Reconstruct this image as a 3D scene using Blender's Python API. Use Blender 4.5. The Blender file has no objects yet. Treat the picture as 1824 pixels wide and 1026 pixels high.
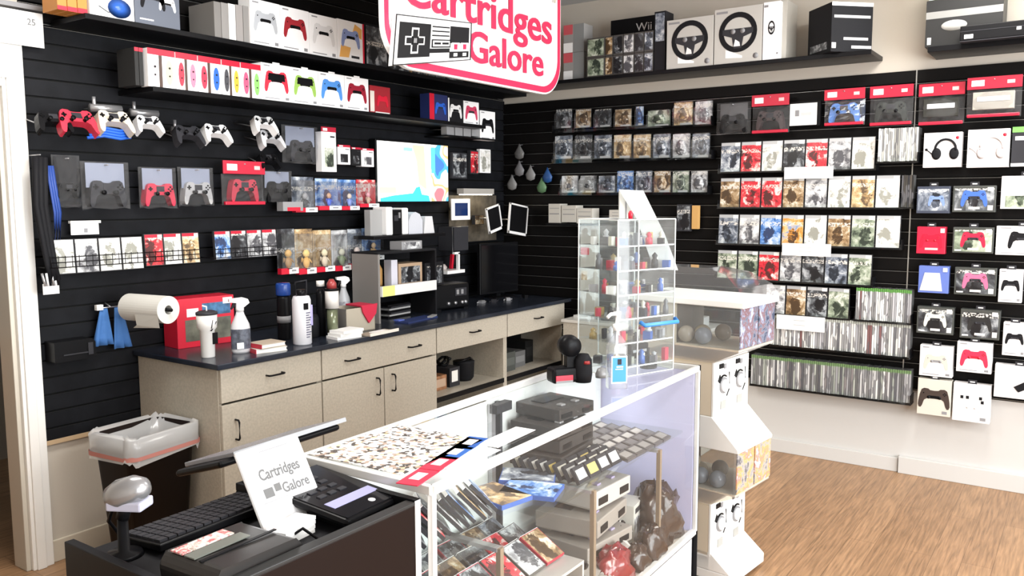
import bpy, bmesh, math, random
from mathutils import Vector, Matrix, Euler
random.seed(7)
S = bpy.context.scene
COL = S.collection
PI = math.pi
# ------------------------------------------------------------------ camera
FPX = 1488.6
YAW, PITCH, ROLL = 0.6097, 0.1049, -0.0033
CAM = Vector((-5.2806, -3.7688, 1.6142))
cF = Vector((math.cos(YAW)*math.cos(PITCH), math.sin(YAW)*math.cos(PITCH), -math.sin(PITCH)))
cR0 = Vector((math.sin(YAW), -math.cos(YAW), 0)); cU0 = cR0.cross(cF)
cR = cR0*math.cos(ROLL) + cU0*math.sin(ROLL); cU = -cR0*math.sin(ROLL) + cU0*math.cos(ROLL)
cam_data = bpy.data.cameras.new('camera'); cam = bpy.data.objects.new('camera', cam_data); COL.objects.link(cam)
m3 = Matrix((cR, cU, -cF)).transposed()
cam.matrix_world = Matrix.Translation(CAM) @ m3.to_4x4()
cam_data.sensor_width = 36; cam_data.lens = 36*FPX/1824; cam_data.clip_start = .05
S.camera = cam
# ------------------------------------------------------------------ world, light, exposure
S.view_settings.view_transform = 'Standard'; S.view_settings.look = 'None'
S.view_settings.gamma = 1; S.view_settings.use_curve_mapping = False
S.view_settings.exposure = 0.35
S.cycles.transparent_max_bounces = 48; S.cycles.max_bounces = 10
W = bpy.data.worlds.new('World'); S.world = W; W.use_nodes = True
W.node_tree.nodes['Background'].inputs[0].default_value = (.86, .93, 1, 1)
W.node_tree.nodes['Background'].inputs[1].default_value = 1.0
def area(name, loc, rot, sx, sy, power, col=(1,1,1)):
    l = bpy.data.lights.new(name, 'AREA'); l.shape = 'RECTANGLE'; l.size = sx; l.size_y = sy; l.energy = power; l.color = col
    o = bpy.data.objects.new(name, l); COL.objects.link(o); o.location = loc; o.rotation_euler = rot
    return o
# daylight through the storefront window (in the wall opposite the counters) and ceiling panels
area('window_daylight', (-3.2, -6.75, 1.6), (math.radians(90), 0, 0), 5.0, 2.4, 330, (.95, .98, 1))
LAMPS = [(-3.6, -1.35), (-1.2, -3.3), (-3.6, -4.6)]
for lx, ly in LAMPS:
    area('ceiling_panel_light', (lx, ly, 2.97), (0, 0, 0), 1.15, .55, 34, (1, .97, .92))

def hit(px, py, ax, v):
    d = cF + cR*((px-912)/FPX) - cU*((py-513)/FPX)
    t = (v-CAM[ax])/d[ax]
    return CAM + d*t
def hA(px, py, d=0): return hit(px, py, 1, -d)      # a point on a plane parallel to the back wall, d in front of it
def hB(px, py, d=0): return hit(px, py, 0, -d)      # the same for the right wall
def hZ(px, py, z): return hit(px, py, 2, z)
def depth(p): return (Vector(p)-CAM).dot(cF)
def zat(py, x, y):                                  # height of the point above (x, y) seen at row py
    k = (513-py)/FPX; d0 = Vector((x, y, 0))-CAM
    return -(d0.dot(cU)-k*d0.dot(cF))/(cU.z-k*cF.z)
def wid(px, x, y, z=1): return abs(px)*depth((x, y, z))/FPX

# ------------------------------------------------------------------ materials
MATS = {}
def nodes(name):
    m = bpy.data.materials.new(name); m.use_nodes = True
    nt = m.node_tree; return m, nt, nt.nodes['Principled BSDF']
def mat(c, rough=.5, metal=0, name='paint', emit=0, coat=0, bump=0, bscale=60, vary=0):
    key = (tuple(c), rough, metal, name, emit, coat, bump, bscale, vary)
    if key in MATS: return MATS[key]
    m, nt, b = nodes(name)
    b.inputs['Base Color'].default_value = (*c, 1); b.inputs['Roughness'].default_value = rough
    b.inputs['Metallic'].default_value = metal
    if max(c) < .05 and not metal: b.inputs['Specular IOR Level'].default_value = .22 if rough < .35 else .12
    if coat: b.inputs['Coat Weight'].default_value = coat
    if emit:
        b.inputs['Emission Color'].default_value = (*c, 1); b.inputs['Emission Strength'].default_value = emit
    if bump or vary:
        tc = nt.nodes.new('ShaderNodeTexCoord'); n = nt.nodes.new('ShaderNodeTexNoise'); n.inputs['Scale'].default_value = bscale
        n.inputs['Detail'].default_value = 4
        nt.links.new(tc.outputs['Object'], n.inputs['Vector'])
        if bump:
            bp = nt.nodes.new('ShaderNodeBump'); bp.inputs['Strength'].default_value = bump; bp.inputs['Distance'].default_value = .004
            nt.links.new(n.outputs['Fac'], bp.inputs['Height']); nt.links.new(bp.outputs[0], b.inputs['Normal'])
        if vary:
            r = nt.nodes.new('ShaderNodeValToRGB'); r.color_ramp.elements[0].position = .35; r.color_ramp.elements[1].position = .65
            r.color_ramp.elements[0].color = (*[x*(1-vary) for x in c], 1); r.color_ramp.elements[1].color = (*[min(1, x*(1+vary)) for x in c], 1)
            nt.links.new(n.outputs['Fac'], r.inputs[0]); nt.links.new(r.outputs[0], b.inputs['Base Color'])
    MATS[key] = m; return m
def cover(cols, scale=22, rough=.28, stretch=(1, 1, 1)):
    """printed artwork: soft patches of a few colours, a darker figure low in the middle, bright title marks above; shifted copy to copy"""
    key = ('cover', tuple(cols), scale, rough, stretch)
    if key in MATS: return MATS[key]
    m, nt, b = nodes('printed_cover'); N = nt.nodes; L = nt.links
    tc = N.new('ShaderNodeTexCoord'); oi = N.new('ShaderNodeObjectInfo')
    mp = N.new('ShaderNodeMapping'); mp.inputs['Scale'].default_value = stretch
    mu = N.new('ShaderNodeMath'); mu.operation = 'MULTIPLY'; mu.inputs[1].default_value = 40
    L.new(oi.outputs['Random'], mu.inputs[0]); L.new(mu.outputs[0], mp.inputs['Location']); L.new(tc.outputs['Object'], mp.inputs['Vector'])
    n = N.new('ShaderNodeTexNoise'); n.inputs['Scale'].default_value = scale*.75; n.inputs['Detail'].default_value = 7; n.inputs['Roughness'].default_value = .68; n.inputs['Distortion'].default_value = .5
    L.new(mp.outputs[0], n.inputs['Vector'])
    r = N.new('ShaderNodeValToRGB'); cr = r.color_ramp; cr.interpolation = 'LINEAR'; k = len(cols)
    lo, hi = .36, .62
    for i in range(k):
        p = lo+(hi-lo)*i/(k-1)
        e = cr.elements[i] if i < 2 else cr.elements.new(p)
        e.position = p
    for i, c in enumerate(cols): cr.elements[i].color = (*c, 1)
    # figure mask
    sx = N.new('ShaderNodeSeparateXYZ'); L.new(tc.outputs['Object'], sx.inputs[0])
    def M(op, x, y):
        q = N.new('ShaderNodeMath'); q.operation = op
        for i, v in enumerate((x, y)):
            if v is None: continue
            if isinstance(v, (int, float)): q.inputs[i].default_value = v
            else: L.new(v, q.inputs[i])
        return q.outputs[0]
    ox = M('MULTIPLY', M('SUBTRACT', oi.outputs['Random'], .5), .05)
    dx = M('MULTIPLY', M('SUBTRACT', sx.outputs[0], ox), 30.0); dz = M('MULTIPLY', M('SUBTRACT', sx.outputs[2], .065), 17.0)
    d2 = M('ADD', M('MULTIPLY', dx, dx), M('MULTIPLY', dz, dz)); d3 = M('ADD', d2, M('MULTIPLY', M('SUBTRACT', n.outputs['Fac'], .5), 4.5))
    fig = M('LESS_THAN', d3, .75)
    sh = M('SUBTRACT', n.outputs['Fac'], M('MULTIPLY', fig, .14)); L.new(sh, r.inputs[0])
    n2 = N.new('ShaderNodeTexNoise'); n2.inputs['Scale'].default_value = 110; n2.inputs['Detail'].default_value = 1; L.new(mp.outputs[0], n2.inputs['Vector'])
    band = M('MULTIPLY', M('GREATER_THAN', sx.outputs[2], .118), M('LESS_THAN', sx.outputs[2], .142)); tl = M('MULTIPLY', M('MULTIPLY', band, M('GREATER_THAN', n2.outputs['Fac'], .5)), .8)
    mx = N.new('ShaderNodeMix'); mx.data_type = 'RGBA'; L.new(tl, mx.inputs['Factor']); L.new(r.outputs[0], mx.inputs['A']); mx.inputs['B'].default_value = (.75, .72, .66, 1)
    L.new(mx.outputs['Result'], b.inputs['Base Color'])
    b.inputs['Roughness'].default_value = rough
    MATS[key] = m; return m
def spine_mat(cols, tag='spines', top=None):
    """each copy draws one colour; a darker title block runs up the spine"""
    key = ('spine', tuple(cols), tag)
    if key in MATS: return MATS[key]
    m, nt, b = nodes('printed_spine'); N = nt.nodes; L = nt.links
    oi = N.new('ShaderNodeObjectInfo'); r = N.new('ShaderNodeValToRGB'); cr = r.color_ramp; cr.interpolation = 'CONSTANT'
    k = len(cols)
    for i in range(k):
        e = cr.elements[i] if i < 2 else cr.elements.new(i/k)
        e.position = i/k
    for i, c in enumerate(cols): cr.elements[i].color = (*c, 1)
    L.new(oi.outputs['Random'], r.inputs[0])
    tc = N.new('ShaderNodeTexCoord'); mp = N.new('ShaderNodeMapping'); mp.inputs['Scale'].default_value = (1, 1, .35); mu = N.new('ShaderNodeMath'); mu.operation = 'MULTIPLY'; mu.inputs[1].default_value = 60
    L.new(oi.outputs['Random'], mu.inputs[0]); L.new(mu.outputs[0], mp.inputs['Location']); L.new(tc.outputs['Object'], mp.inputs['Vector'])
    n = N.new('ShaderNodeTexNoise'); n.inputs['Scale'].default_value = 26; n.inputs['Detail'].default_value = 2
    L.new(mp.outputs[0], n.inputs['Vector'])
    st = N.new('ShaderNodeMath'); st.operation = 'GREATER_THAN'; st.inputs[1].default_value = .54; L.new(n.outputs['Fac'], st.inputs[0])
    mx = N.new('ShaderNodeMix'); mx.data_type = 'RGBA'; mx.inputs['B'].default_value = (.12, .12, .13, 1)
    m2 = N.new('ShaderNodeMath'); m2.operation = 'MULTIPLY'; m2.inputs[1].default_value = .75
    L.new(st.outputs[0], m2.inputs[0]); L.new(m2.outputs[0], mx.inputs['Factor']); L.new(r.outputs[0], mx.inputs['A'])
    L.new(mx.outputs['Result'], b.inputs['Base Color']); b.inputs['Roughness'].default_value = .3
    MATS[key] = m; return m
def glass(tint=(1, 1, 1), refl=1.0, rough=.02, haze=0, name='clear_glass'):
    key = ('glass', tuple(tint), refl, rough, haze)
    if key in MATS: return MATS[key]
    m = bpy.data.materials.new(name); m.use_nodes = True; nt = m.node_tree; N = nt.nodes; L = nt.links
    N.remove(N['Principled BSDF']); out = N['Material Output']
    t = N.new('ShaderNodeBsdfTransparent'); t.inputs[0].default_value = (*tint, 1)
    g = N.new('ShaderNodeBsdfGlossy'); g.inputs['Roughness'].default_value = rough
    fr = N.new('ShaderNodeFresnel'); fr.inputs[0].default_value = 1.45
    mu = N.new('ShaderNodeMath'); mu.operation = 'MULTIPLY'; mu.inputs[1].default_value = refl
    gm = N.new('ShaderNodeNewGeometry'); iv = N.new('ShaderNodeMath'); iv.operation = 'SUBTRACT'; iv.inputs[0].default_value = 1; L.new(gm.outputs['Backfacing'], iv.inputs[1])
    mv = N.new('ShaderNodeMath'); mv.operation = 'MULTIPLY'; L.new(fr.outputs[0], mv.inputs[0]); L.new(iv.outputs[0], mv.inputs[1]); L.new(mv.outputs[0], mu.inputs[0])
    mx = N.new('ShaderNodeMixShader'); L.new(mu.outputs[0], mx.inputs[0]); L.new(t.outputs[0], mx.inputs[1]); L.new(g.outputs[0], mx.inputs[2])
    last = mx
    if haze:
        d = N.new('ShaderNodeBsdfDiffuse'); d.inputs[0].default_value = (.9, .9, .9, 1)
        m2 = N.new('ShaderNodeMixShader'); m2.inputs[0].default_value = haze
        L.new(mx.outputs[0], m2.inputs[1]); L.new(d.outputs[0], m2.inputs[2]); last = m2
    L.new(last.outputs[0], out.inputs[0])
    MATS[key] = m; return m
def wood_floor():
    m, nt, b = nodes('oak_plank_floor'); N = nt.nodes; L = nt.links
    tc = N.new('ShaderNodeTexCoord'); mp = N.new('ShaderNodeMapping'); mp.inputs['Rotation'].default_value = (0, 0, math.radians(0))
    L.new(tc.outputs['Object'], mp.inputs['Vector'])
    br = N.new('ShaderNodeTexBrick'); br.inputs['Scale'].default_value = 1; br.inputs['Brick Width'].default_value = 1.2; br.inputs['Row Height'].default_value = .12
    br.inputs['Mortar Size'].default_value = .0015; br.inputs['Color1'].default_value = (.30, .175, .095, 1); br.inputs['Color2'].default_value = (.36, .215, .12, 1); br.inputs['Mortar'].default_value = (.2, .115, .06, 1)
    L.new(mp.outputs[0], br.inputs['Vector'])
    m2 = N.new('ShaderNodeMapping'); m2.inputs['Scale'].default_value = (2.5, 40, 1); L.new(tc.outputs['Object'], m2.inputs['Vector'])
    n = N.new('ShaderNodeTexNoise'); n.inputs['Scale'].default_value = 2.2; n.inputs['Detail'].default_value = 6; n.inputs['Distortion'].default_value = .4; L.new(m2.outputs[0], n.inputs['Vector'])
    r = N.new('ShaderNodeValToRGB'); r.color_ramp.elements[0].position = .3; r.color_ramp.elements[0].color = (.62, .6, .55, 1); r.color_ramp.elements[1].position = .7; r.color_ramp.elements[1].color = (1.25, 1.22, 1.15, 1)
    L.new(n.outputs['Fac'], r.inputs[0])
    mx = N.new('ShaderNodeMix'); mx.data_type = 'RGBA'; mx.blend_type = 'MULTIPLY'; mx.inputs['Factor'].default_value = 1
    L.new(br.outputs[0], mx.inputs['A']); L.new(r.outputs[0], mx.inputs['B']); L.new(mx.outputs['Result'], b.inputs['Base Color'])
    b.inputs['Roughness'].default_value = .42
    return m
BLK = mat((.006, .006, .007), .35, name='black_plastic'); BLK2 = mat((.012, .012, .014), .6, name='matt_black')
GRY = mat((.25, .25, .26), .5, name='grey_plastic'); SIL = mat((.5, .5, .52), .3, .7, name='brushed_metal')
WHT = mat((.85, .85, .85), .35, name='white_plastic'); PAP = mat((.88, .88, .87), .7, name='white_paper')
RED = mat((.62, .01, .035), .35, name='red_print'); CHR = mat((.7, .7, .7), .2, 1, name='chrome')
ACR = glass((.97, .985, .98), 1.3, name='clear_acrylic'); PLA = glass((.93, .93, .95), 2.6, .14, .04, 'crinkled_plastic_film')
BLIS = glass((.95, .96, .97), 2.6, .08, .02, 'blister_plastic')
BOXW = mat((.93, .93, .94), .4, name='white_box_card'); BLU = mat((.02, .12, .6), .4, name='blue_plastic')
CREAM = mat((.45, .41, .34), .45, name='cream_laminate', vary=.08, bscale=90)
DK = mat((.035, .035, .04), .4, name='charcoal_plastic')

# ------------------------------------------------------------------ mesh builder
class MB:
    def __init__(s): s.v = []; s.f = []; s.m = []; s.mats = []; s.sm = []
    def mi(s, m):
        if m not in s.mats: s.mats.append(m)
        return s.mats.index(m)
    def add(s, vs, fs, m, M=None, smooth=False):
        o = len(s.v); s.v += [tuple(M @ Vector(v)) if M else tuple(v) for v in vs]
        k = s.mi(m)
        for f in fs: s.f.append([o+i for i in f]); s.m.append(k); s.sm.append(smooth)
        return s
    def box(s, c, d, m, M=None, rz=0, rx=0, ry=0):
        x, y, z = [q/2 for q in d]
        T = Matrix.Translation(c) @ Euler((rx, ry, rz)).to_matrix().to_4x4()
        if M: T = M @ T
        vs = [(-x,-y,-z),(x,-y,-z),(x,y,-z),(-x,y,-z),(-x,-y,z),(x,-y,z),(x,y,z),(-x,y,z)]
        return s.add(vs, [(0,3,2,1),(4,5,6,7),(0,1,5,4),(1,2,6,5),(2,3,7,6),(3,0,4,7)], m, T)
    def bx(s, x0, x1, y0, y1, z0, z1, m, M=None):
        return s.box(((x0+x1)/2, (y0+y1)/2, (z0+z1)/2), (abs(x1-x0), abs(y1-y0), abs(z1-z0)), m, M)
    def lathe(s, prof, m, c=(0,0,0), n=20, M=None, caps=True, sx=1, sy=1):
        vs = []; fs = []
        for r, z in prof:
            for i in range(n):
                a = 2*PI*i/n; vs.append((c[0]+r*sx*math.cos(a), c[1]+r*sy*math.sin(a), c[2]+z))
        for j in range(len(prof)-1):
            for i in range(n):
                a = j*n+i; b = j*n+(i+1) % n; fs.append((a, b, b+n, a+n))
        if caps:
            fs.append(tuple(range(n-1, -1, -1))); k = (len(prof)-1)*n; fs.append(tuple(range(k, k+n)))
        return s.add(vs, fs, m, M, True)
    def tube(s, pts, r, m, n=8, M=None):
        pts = [Vector(p) for p in pts]; vs = []; fs = []
        for i, p in enumerate(pts):
            t = (pts[min(i+1, len(pts)-1)]-pts[max(i-1, 0)]).normalized()
            a = t.cross(Vector((0, 0, 1)));
            if a.length < .05: a = t.cross(Vector((1, 0, 0)))
            a.normalize(); b = t.cross(a)
            for k in range(n):
                q = 2*PI*k/n; vs.append(p+a*r*math.cos(q)+b*r*math.sin(q))
        for i in range(len(pts)-1):
            for k in range(n):
                u = i*n+k; w = i*n+(k+1) % n; fs.append((u, w, w+n, u+n))
        fs.append(tuple(range(n-1, -1, -1))); k = (len(pts)-1)*n; fs.append(tuple(range(k, k+n)))
        return s.add(vs, fs, m, M, True)
    def prism(s, out, y0, y1, m, M=None, front=None, smooth=False):
        """outline in x,z extruded along y from y0 (front) to y1"""
        n = len(out); vs = [(x, y0, z) for x, z in out]+[(x, y1, z) for x, z in out]
        fs = [(i, i+n, (i+1) % n+n, (i+1) % n) for i in range(n)]
        s.add(vs, fs, m, M, smooth)
        s.add(vs[:n], [tuple(range(n))], front or m, M); s.add(vs[n:], [tuple(range(n-1, -1, -1))], m, M)
        return s
    def build(s, name, parent=None, loc=None, rz=0, bevel=0, M=None, sub=0):
        me = bpy.data.meshes.new(name); me.from_pydata(s.v, [], s.f)
        for m in s.mats: me.materials.append(m)
        me.polygons.foreach_set('material_index', s.m); me.polygons.foreach_set('use_smooth', s.sm)
        bm = bmesh.new(); bm.from_mesh(me); bmesh.ops.recalc_face_normals(bm, faces=bm.faces); bm.to_mesh(me); bm.free()
        me.update()
        o = bpy.data.objects.new(name, me); COL.objects.link(o)
        if parent: o.parent = parent
        if loc is not None: o.location = loc
        o.rotation_euler = (0, 0, rz)
        if bevel:
            b = o.modifiers.new('bevel', 'BEVEL'); b.width = bevel; b.segments = 2; b.limit_method = 'ANGLE'
        if sub:
            b = o.modifiers.new('sub', 'SUBSURF'); b.levels = sub; b.render_levels = sub
        return o
def tag(o, label, cat, group=None):
    o['label'] = label; o['category'] = cat
    if group: o['group'] = group
    return o
def thing(name, label, cat, loc=(0,0,0), rz=0, group=None, rx=0):
    o = bpy.data.objects.new(name, None); COL.objects.link(o); o.empty_display_size = .05
    o.location = loc; o.rotation_euler = (rx, 0, rz)
    return tag(o, label, cat, group)
def struct(name, mb, **k):
    o = mb.build(name, **k); o['kind'] = 'structure'; return o
RB = -PI/2      # rotation of things that face away from the right wall
def text(s, name, parent, x0, x1, z0, z1, y, m, ext=.0008, bold=0, flat=False, part=True):
    """lettering as a mesh fitted to the box x0..x1, z0..z1, standing on the plane y"""
    c = bpy.data.curves.new(name, 'FONT'); c.body = s; c.size = 1; c.extrude = .01; c.offset = bold; c.resolution_u = 4
    o = bpy.data.objects.new(name, c); me = bpy.data.meshes.new_from_object(o); bpy.data.objects.remove(o); bpy.data.curves.remove(c)
    xs = [v.co.x for v in me.vertices]; ys = [v.co.y for v in me.vertices]
    ax, bx_, ay, by = min(xs), max(xs), min(ys), max(ys)
    for v in me.vertices:
        X = x0+(v.co.x-ax)/(bx_-ax)*(x1-x0); Z = z0+(v.co.y-ay)/(by-ay)*(z1-z0); Y = v.co.z/.01*ext
        v.co = (X, Z, y) if flat and not ext else ((X, Z, y+Y) if flat else (X, y-Y, Z))
    me.materials.clear(); me.materials.append(m)
    o = bpy.data.objects.new(name, me); COL.objects.link(o)
    if parent: o.parent = parent
    return o
ORD = ['first','second','third','fourth','fifth','sixth','seventh','eighth','ninth','tenth','eleventh','twelfth']

# ------------------------------------------------------------------ room shell
ZB = 2.336; ZA0 = .56
CEIL = 3.0
b = MB().bx(-7.2, .1, -7.0, 1.8, -.05, 0, wood_floor()); struct('floor', b)
b = MB().bx(-7.2, .1, -7.0, 1.8, CEIL, CEIL+.05, mat((.6, .6, .6), .8, name='ceiling_paint')); struct('ceiling', b)
WP = mat((.56, .51, .44), .75, name='warm_beige_wall_paint', bump=.1)
WPW = mat((.56, .55, .53), .6, name='white_wall_paint', bump=.05)
# back wall (door opening at its left end)
DX = -3.51
b = MB().bx(DX, .1, 0, .1, 0, CEIL, WP).bx(-4.6, DX, 0, .1, 2.09, CEIL, WP).bx(-7.2, -4.6, 0, .1, 0, CEIL, WP); struct('wall_back', b)
b = MB().bx(0, .1, -7.0, 0, .75, CEIL, WP).bx(0, .1, -7.0, 0, 0, .75, WPW); struct('wall_right', b)
b = MB().bx(-7.3, -7.2, -7.0, 1.8, 0, CEIL, WP); struct('wall_left', b)
b = MB()
b.bx(-7.2, -5.9, -7.0, -6.9, 0, CEIL, WP).bx(-.5, .1, -7.0, -6.9, 0, CEIL, WP).bx(-5.9, -.5, -7.0, -6.9, 0, .35, WP).bx(-5.9, -.5, -7.0, -6.9, 2.85, CEIL, WP)
struct('wall_front', b)
b = MB(); fr = mat((.3, .3, .3), .4, .5, name='aluminium_frame')
for x in (-5.9, -4.1, -2.3, -.54): b.bx(x, x+.05, -6.97, -6.92, .35, 2.85, fr)
b.bx(-5.9, -.5, -6.97, -6.92, .35, .4, fr).bx(-5.9, -.5, -6.97, -6.92, 2.8, 2.85, fr); b.bx(-5.85, -.55, -6.95, -6.945, .4, 2.8, glass())
struct('window_1', b)
# room beyond the door
b = MB().bx(-7.2, .1, 1.8, 1.9, 0, CEIL, mat((.35, .3, .24), .8)); struct('wall_far', b)
# door casing
WT = mat((.86, .85, .82), .4, name='white_trim_paint')
b = MB().bx(-3.60, DX, -.03, 0, 0, 2.27, WT).bx(-4.7, -3.6, -.03, 0, 2.09, 2.27, WT).bx(-4.7, -4.6, -.03, 0, 0, 2.09, WT)
b.bx(-3.585, -3.545, -.04, -.03, 0, 2.2, WT).bx(-3.62, -3.60, -.012, .1, 0, 2.09, mat((.6, .56, .48), .5))
struct('door_1', b, bevel=.003)
# base boards
b = MB().bx(DX, -3.06, -.015, 0, 0, .1, mat((.62, .56, .46), .5)); struct('baseboard_back', b, bevel=.003)
b = MB().bx(-.02, 0, -2.88, 0, 0, .085, WPW).bx(-.035, 0, -5, -2.885, 0, .10, WPW); struct('baseboard_right', b, bevel=.003)
b = MB().bx(DX, -3.06, -.02, 0, ZA0-.02, ZA0, mat((.5, .36, .22), .5)); struct('trim_1', b)

def slatwall(name, wall, u0, u1, z0, z1, board, groove, lip):
    b = MB(); p = .0762
    def bx(a0, a1, d0, d1, za, zb, m):
        if wall == 'A': b.bx(a0, a1, -d1, -d0, za, zb, m)
        else: b.bx(-d1, -d0, -a1, -a0, za, zb, m)
    bx(u0, u1, .0, .004, z0, z1, groove)
    z = z1
    k = 0
    while z > z0+.01:
        lo = max(z0, z-p+.010)
        bx(u0, u1, .004, .016, lo, z, board)
        if lo > z0: bx(u0, u1, .004, .013, lo-.0098, lo-.0085, lip)
        z -= p
    return b
SLA = mat((.0075, .008, .010), .55, name='black_slatwall_laminate', vary=.2, bscale=14)
SLB = mat((.005, .0045, .0045), .45, name='black_slatwall_laminate')
GRV = mat((.004, .004, .004), .6, name='slat_groove'); LIP = mat((.55, .55, .53), .3, .8, name='aluminium_groove_insert')
GLP = mat((.02, .02, .02), .5, name='dark_groove_lip')
o = slatwall('slatwall_panel', 'A', DX+.005, -.0005, ZA0, 2.36, SLA, GRV, GLP).build('slatwall_panel'); o['kind'] = 'structure'; o.name = 'wall_back_slat_panel'
o = slatwall('slatwall_panel', 'A', DX+.005, -.0005, 2.364, 2.98, SLB, GRV, LIP).build('wall_back_upper_slat_panel'); o['kind'] = 'structure'
o = slatwall('slatwall_panel', 'B', .0166, 2.884, .46, ZB, SLB, GRV, LIP).build('wall_right_slat_panel'); o['kind'] = 'structure'
o = slatwall('slatwall_panel', 'B', 2.889, 4.3, .50, ZB, SLB, GRV, LIP).build('wall_right_near_slat_panel'); o['kind'] = 'structure'
b = MB().bx(-.02, 0, -2.8895, -2.8835, .43, ZB, LIP); struct('trim_2', b)
# ------------------------------------------------------------------ back counter: four units and one worktop
def handle(parent, x, y, z, horiz=True):
    b = MB(); h = .045
    if horiz: b.tube([(-h,0,0),(-h,-.022,0),(-h*.8,-.028,0),(h*.8,-.028,0),(h,-.022,0),(h,0,0)], .0045, BLK)
    else: b.tube([(0,0,-h),(0,-.022,-h),(0,-.028,-h*.8),(0,-.028,h*.8),(0,-.022,h),(0,0,h)], .0045, BLK)
    o = b.build('handle', parent, (x, y, z)); return o
YF = -.655; TOP = .905
def unit(x0, x1, kind, label):
    w = x1-x0; t = thing('base_cabinet', label, 'cabinet', ((x0+x1)/2, 0, 0), group=None)
    h = w/2; b = MB(); q = .018
    b.bx(-h, -h+q, YF+.02, -.02, 0, .88, CREAM).bx(h-q, h, YF+.02, -.02, 0, .88, CREAM).bx(-h+q, h-q, -.03, -.02, .08, .88, CREAM)
    b.bx(-h+q, h-q, YF+.02, -.03, .08, .098, CREAM).bx(-h+q, h-q, YF+.08, -.03, 0, .08, CREAM)
    b.bx(-h+q, h-q, YF+.02, -.03, .862, .88, CREAM)
    if kind == 'open':
        b.bx(-h+q, h-q, YF+.02, -.03, .43, .452, CREAM); b.bx(-h+q, h-q, YF+.02, -.03, .725, .735, CREAM)
    b.build('body', t, bevel=.0015)
    if kind == 'open':
        MB().bx(-h+q, h-q, YF+.014, YF+.02, .425, .455, BLK).build('shelf_edge_strip', t)
    d = MB().box((0,0,0), (w-.006, .02, .15), CREAM).build('drawer', t, (0, YF+.01, .80), bevel=.002)
    if kind == 'wide': handle(d, -.24, -.01, 0); handle(d, .24, -.01, 0)
    else: handle(d, 0, -.01, .01)
    if kind == 'door':
        dd = MB().box((0,0,0), (w-.006, .02, .60), CREAM).build('door', t, (0, YF+.01, .415), bevel=.002); handle(dd, -w/2+.07, -.01, .18, False)
    if kind == 'wide':
        for s in (-1, 1):
            dd = MB().box((0,0,0), (w/2-.006, .02, .60), CREAM).build('door', t, (s*w/4, YF+.01, .415), bevel=.002); handle(dd, -s*(w/4-.06), -.01, .21, False)
    return t
unit(-3.06, -2.475, 'door', 'cream base cabinet at the left end of the back counter beside the bin')
unit(-2.473, -1.592, 'wide', 'wide cream base cabinet with two doors and two handles on its drawer')
unit(-1.590, -.877, 'open', 'cream base cabinet with open bay holding a crate and black pots')
unit(-.875, -.16, 'open', 'cream base cabinet with open bay at the far right end of the counter')
b = MB().bx(-3.085, -.10, YF-.02, -.018, .88, TOP, mat((.018, .022, .032), .22, name='dark_blue_black_laminate', vary=.25, bscale=8))
tag(b.build('countertop', bevel=.004), 'long dark worktop across the cream base cabinets along the back wall', 'worktop')
# low cream cabinet on the right wall behind the clear tower
t = thing('low_cabinet', 'low cream cabinet against the right wall near the corner, topped with papers', 'cabinet', (-.22, -1.30, 0), RB)
MB().bx(-.5, .5, -.2, .195, 0, .78, CREAM).build('body', t, bevel=.003)
MB().bx(-.51, .51, -.21, .195, .78, .80, mat((.6, .58, .53), .4)).build('top', t, bevel=.002)

# ------------------------------------------------------------------ glass display case
CX0, CX1, CY0, CY1, CZ0, CZ1 = -3.872, -2.215, -2.535, -2.105, .29, .965
A0 = math.radians(-.9)
def rotc(o): return o
t = thing('display_case', 'long glass display case with white base, filled with games and controllers', 'display case', ((CX0+CX1)/2, (CY0+CY1)/2, 0), math.radians(1.4))
hx, hy = (CX1-CX0)/2, (CY1-CY0)/2
FRM = mat((.82, .82, .80), .25, .2, name='white_frame_metal')
CASEW = mat((.80, .80, .82), .3, name='white_case_laminate'); LAV = mat((.60, .60, .86), .3, name='lavender_white_panel')
b = MB().bx(-hx, hx, -hy+.01, hy-.01, .05, CZ0-.015, CASEW).bx(-hx+.03, hx-.03, -hy+.04, hy-.04, 0, .05, BLK2); b.build('base', t, bevel=.003)
b = MB().bx(-hx, hx, -hy-.002, -hy+.01, CZ0-.02, CZ0-.012, BLK).bx(-hx, hx, -hy-.006, -hy+.014, CZ0-.012, CZ0+.008, FRM); b.build('lower_trim', t)
MB().bx(-hx+.01, hx-.01, -hy+.01, hy-.01, CZ0-.012, CZ0, mat((.7, .66, .60), .5)).build('deck', t)
b = MB(); f = .016
for sy in (-1, 1): b.bx(-hx, hx, sy*hy-f/2, sy*hy+f/2, CZ1-.022, CZ1, FRM)
for sx in (-1, 1): b.bx(sx*hx-f/2, sx*hx+f/2, -hy, hy, CZ1-.022, CZ1, FRM)
for sx in (-1, 1):
    for sy in (-1, 1): b.bx(sx*hx-f/2, sx*hx+f/2, sy*hy-f/2, sy*hy+f/2, CZ0, CZ1-.02, FRM)
b.build('frame', t, bevel=.002)
MB().bx(hx+f/2, hx+f/2+.004, -hy-f/2, hy+f/2, 0, CZ1, BLK).build('edge_strip', t)
MB().bx(-hx+f/2, hx-f/2, -hy-.004, -hy+.002, CZ0+.008, CZ1-.022, glass((.985, .99, .985), .7, .01, .01)).build('front_glass', t)
MB().bx(-hx+f/2, hx-f/2, -hy+.008, hy-.008, CZ1-.008, CZ1-.002, glass((.985, .99, .985), .5, .01, .02)).build('top_glass', t)
MB().bx(hx-.012, hx-.004, -hy+.01, hy-.01, CZ0, CZ1-.022, LAV).build('end_panel', t)
SHZ = .70
g2 = MB().bx(-hx+.02, hx-.02, -hy+.05, hy-.02, SHZ-.008, SHZ, glass((.95, .97, .96), .8)); sh = g2.build('glass_shelf', t)
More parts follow.
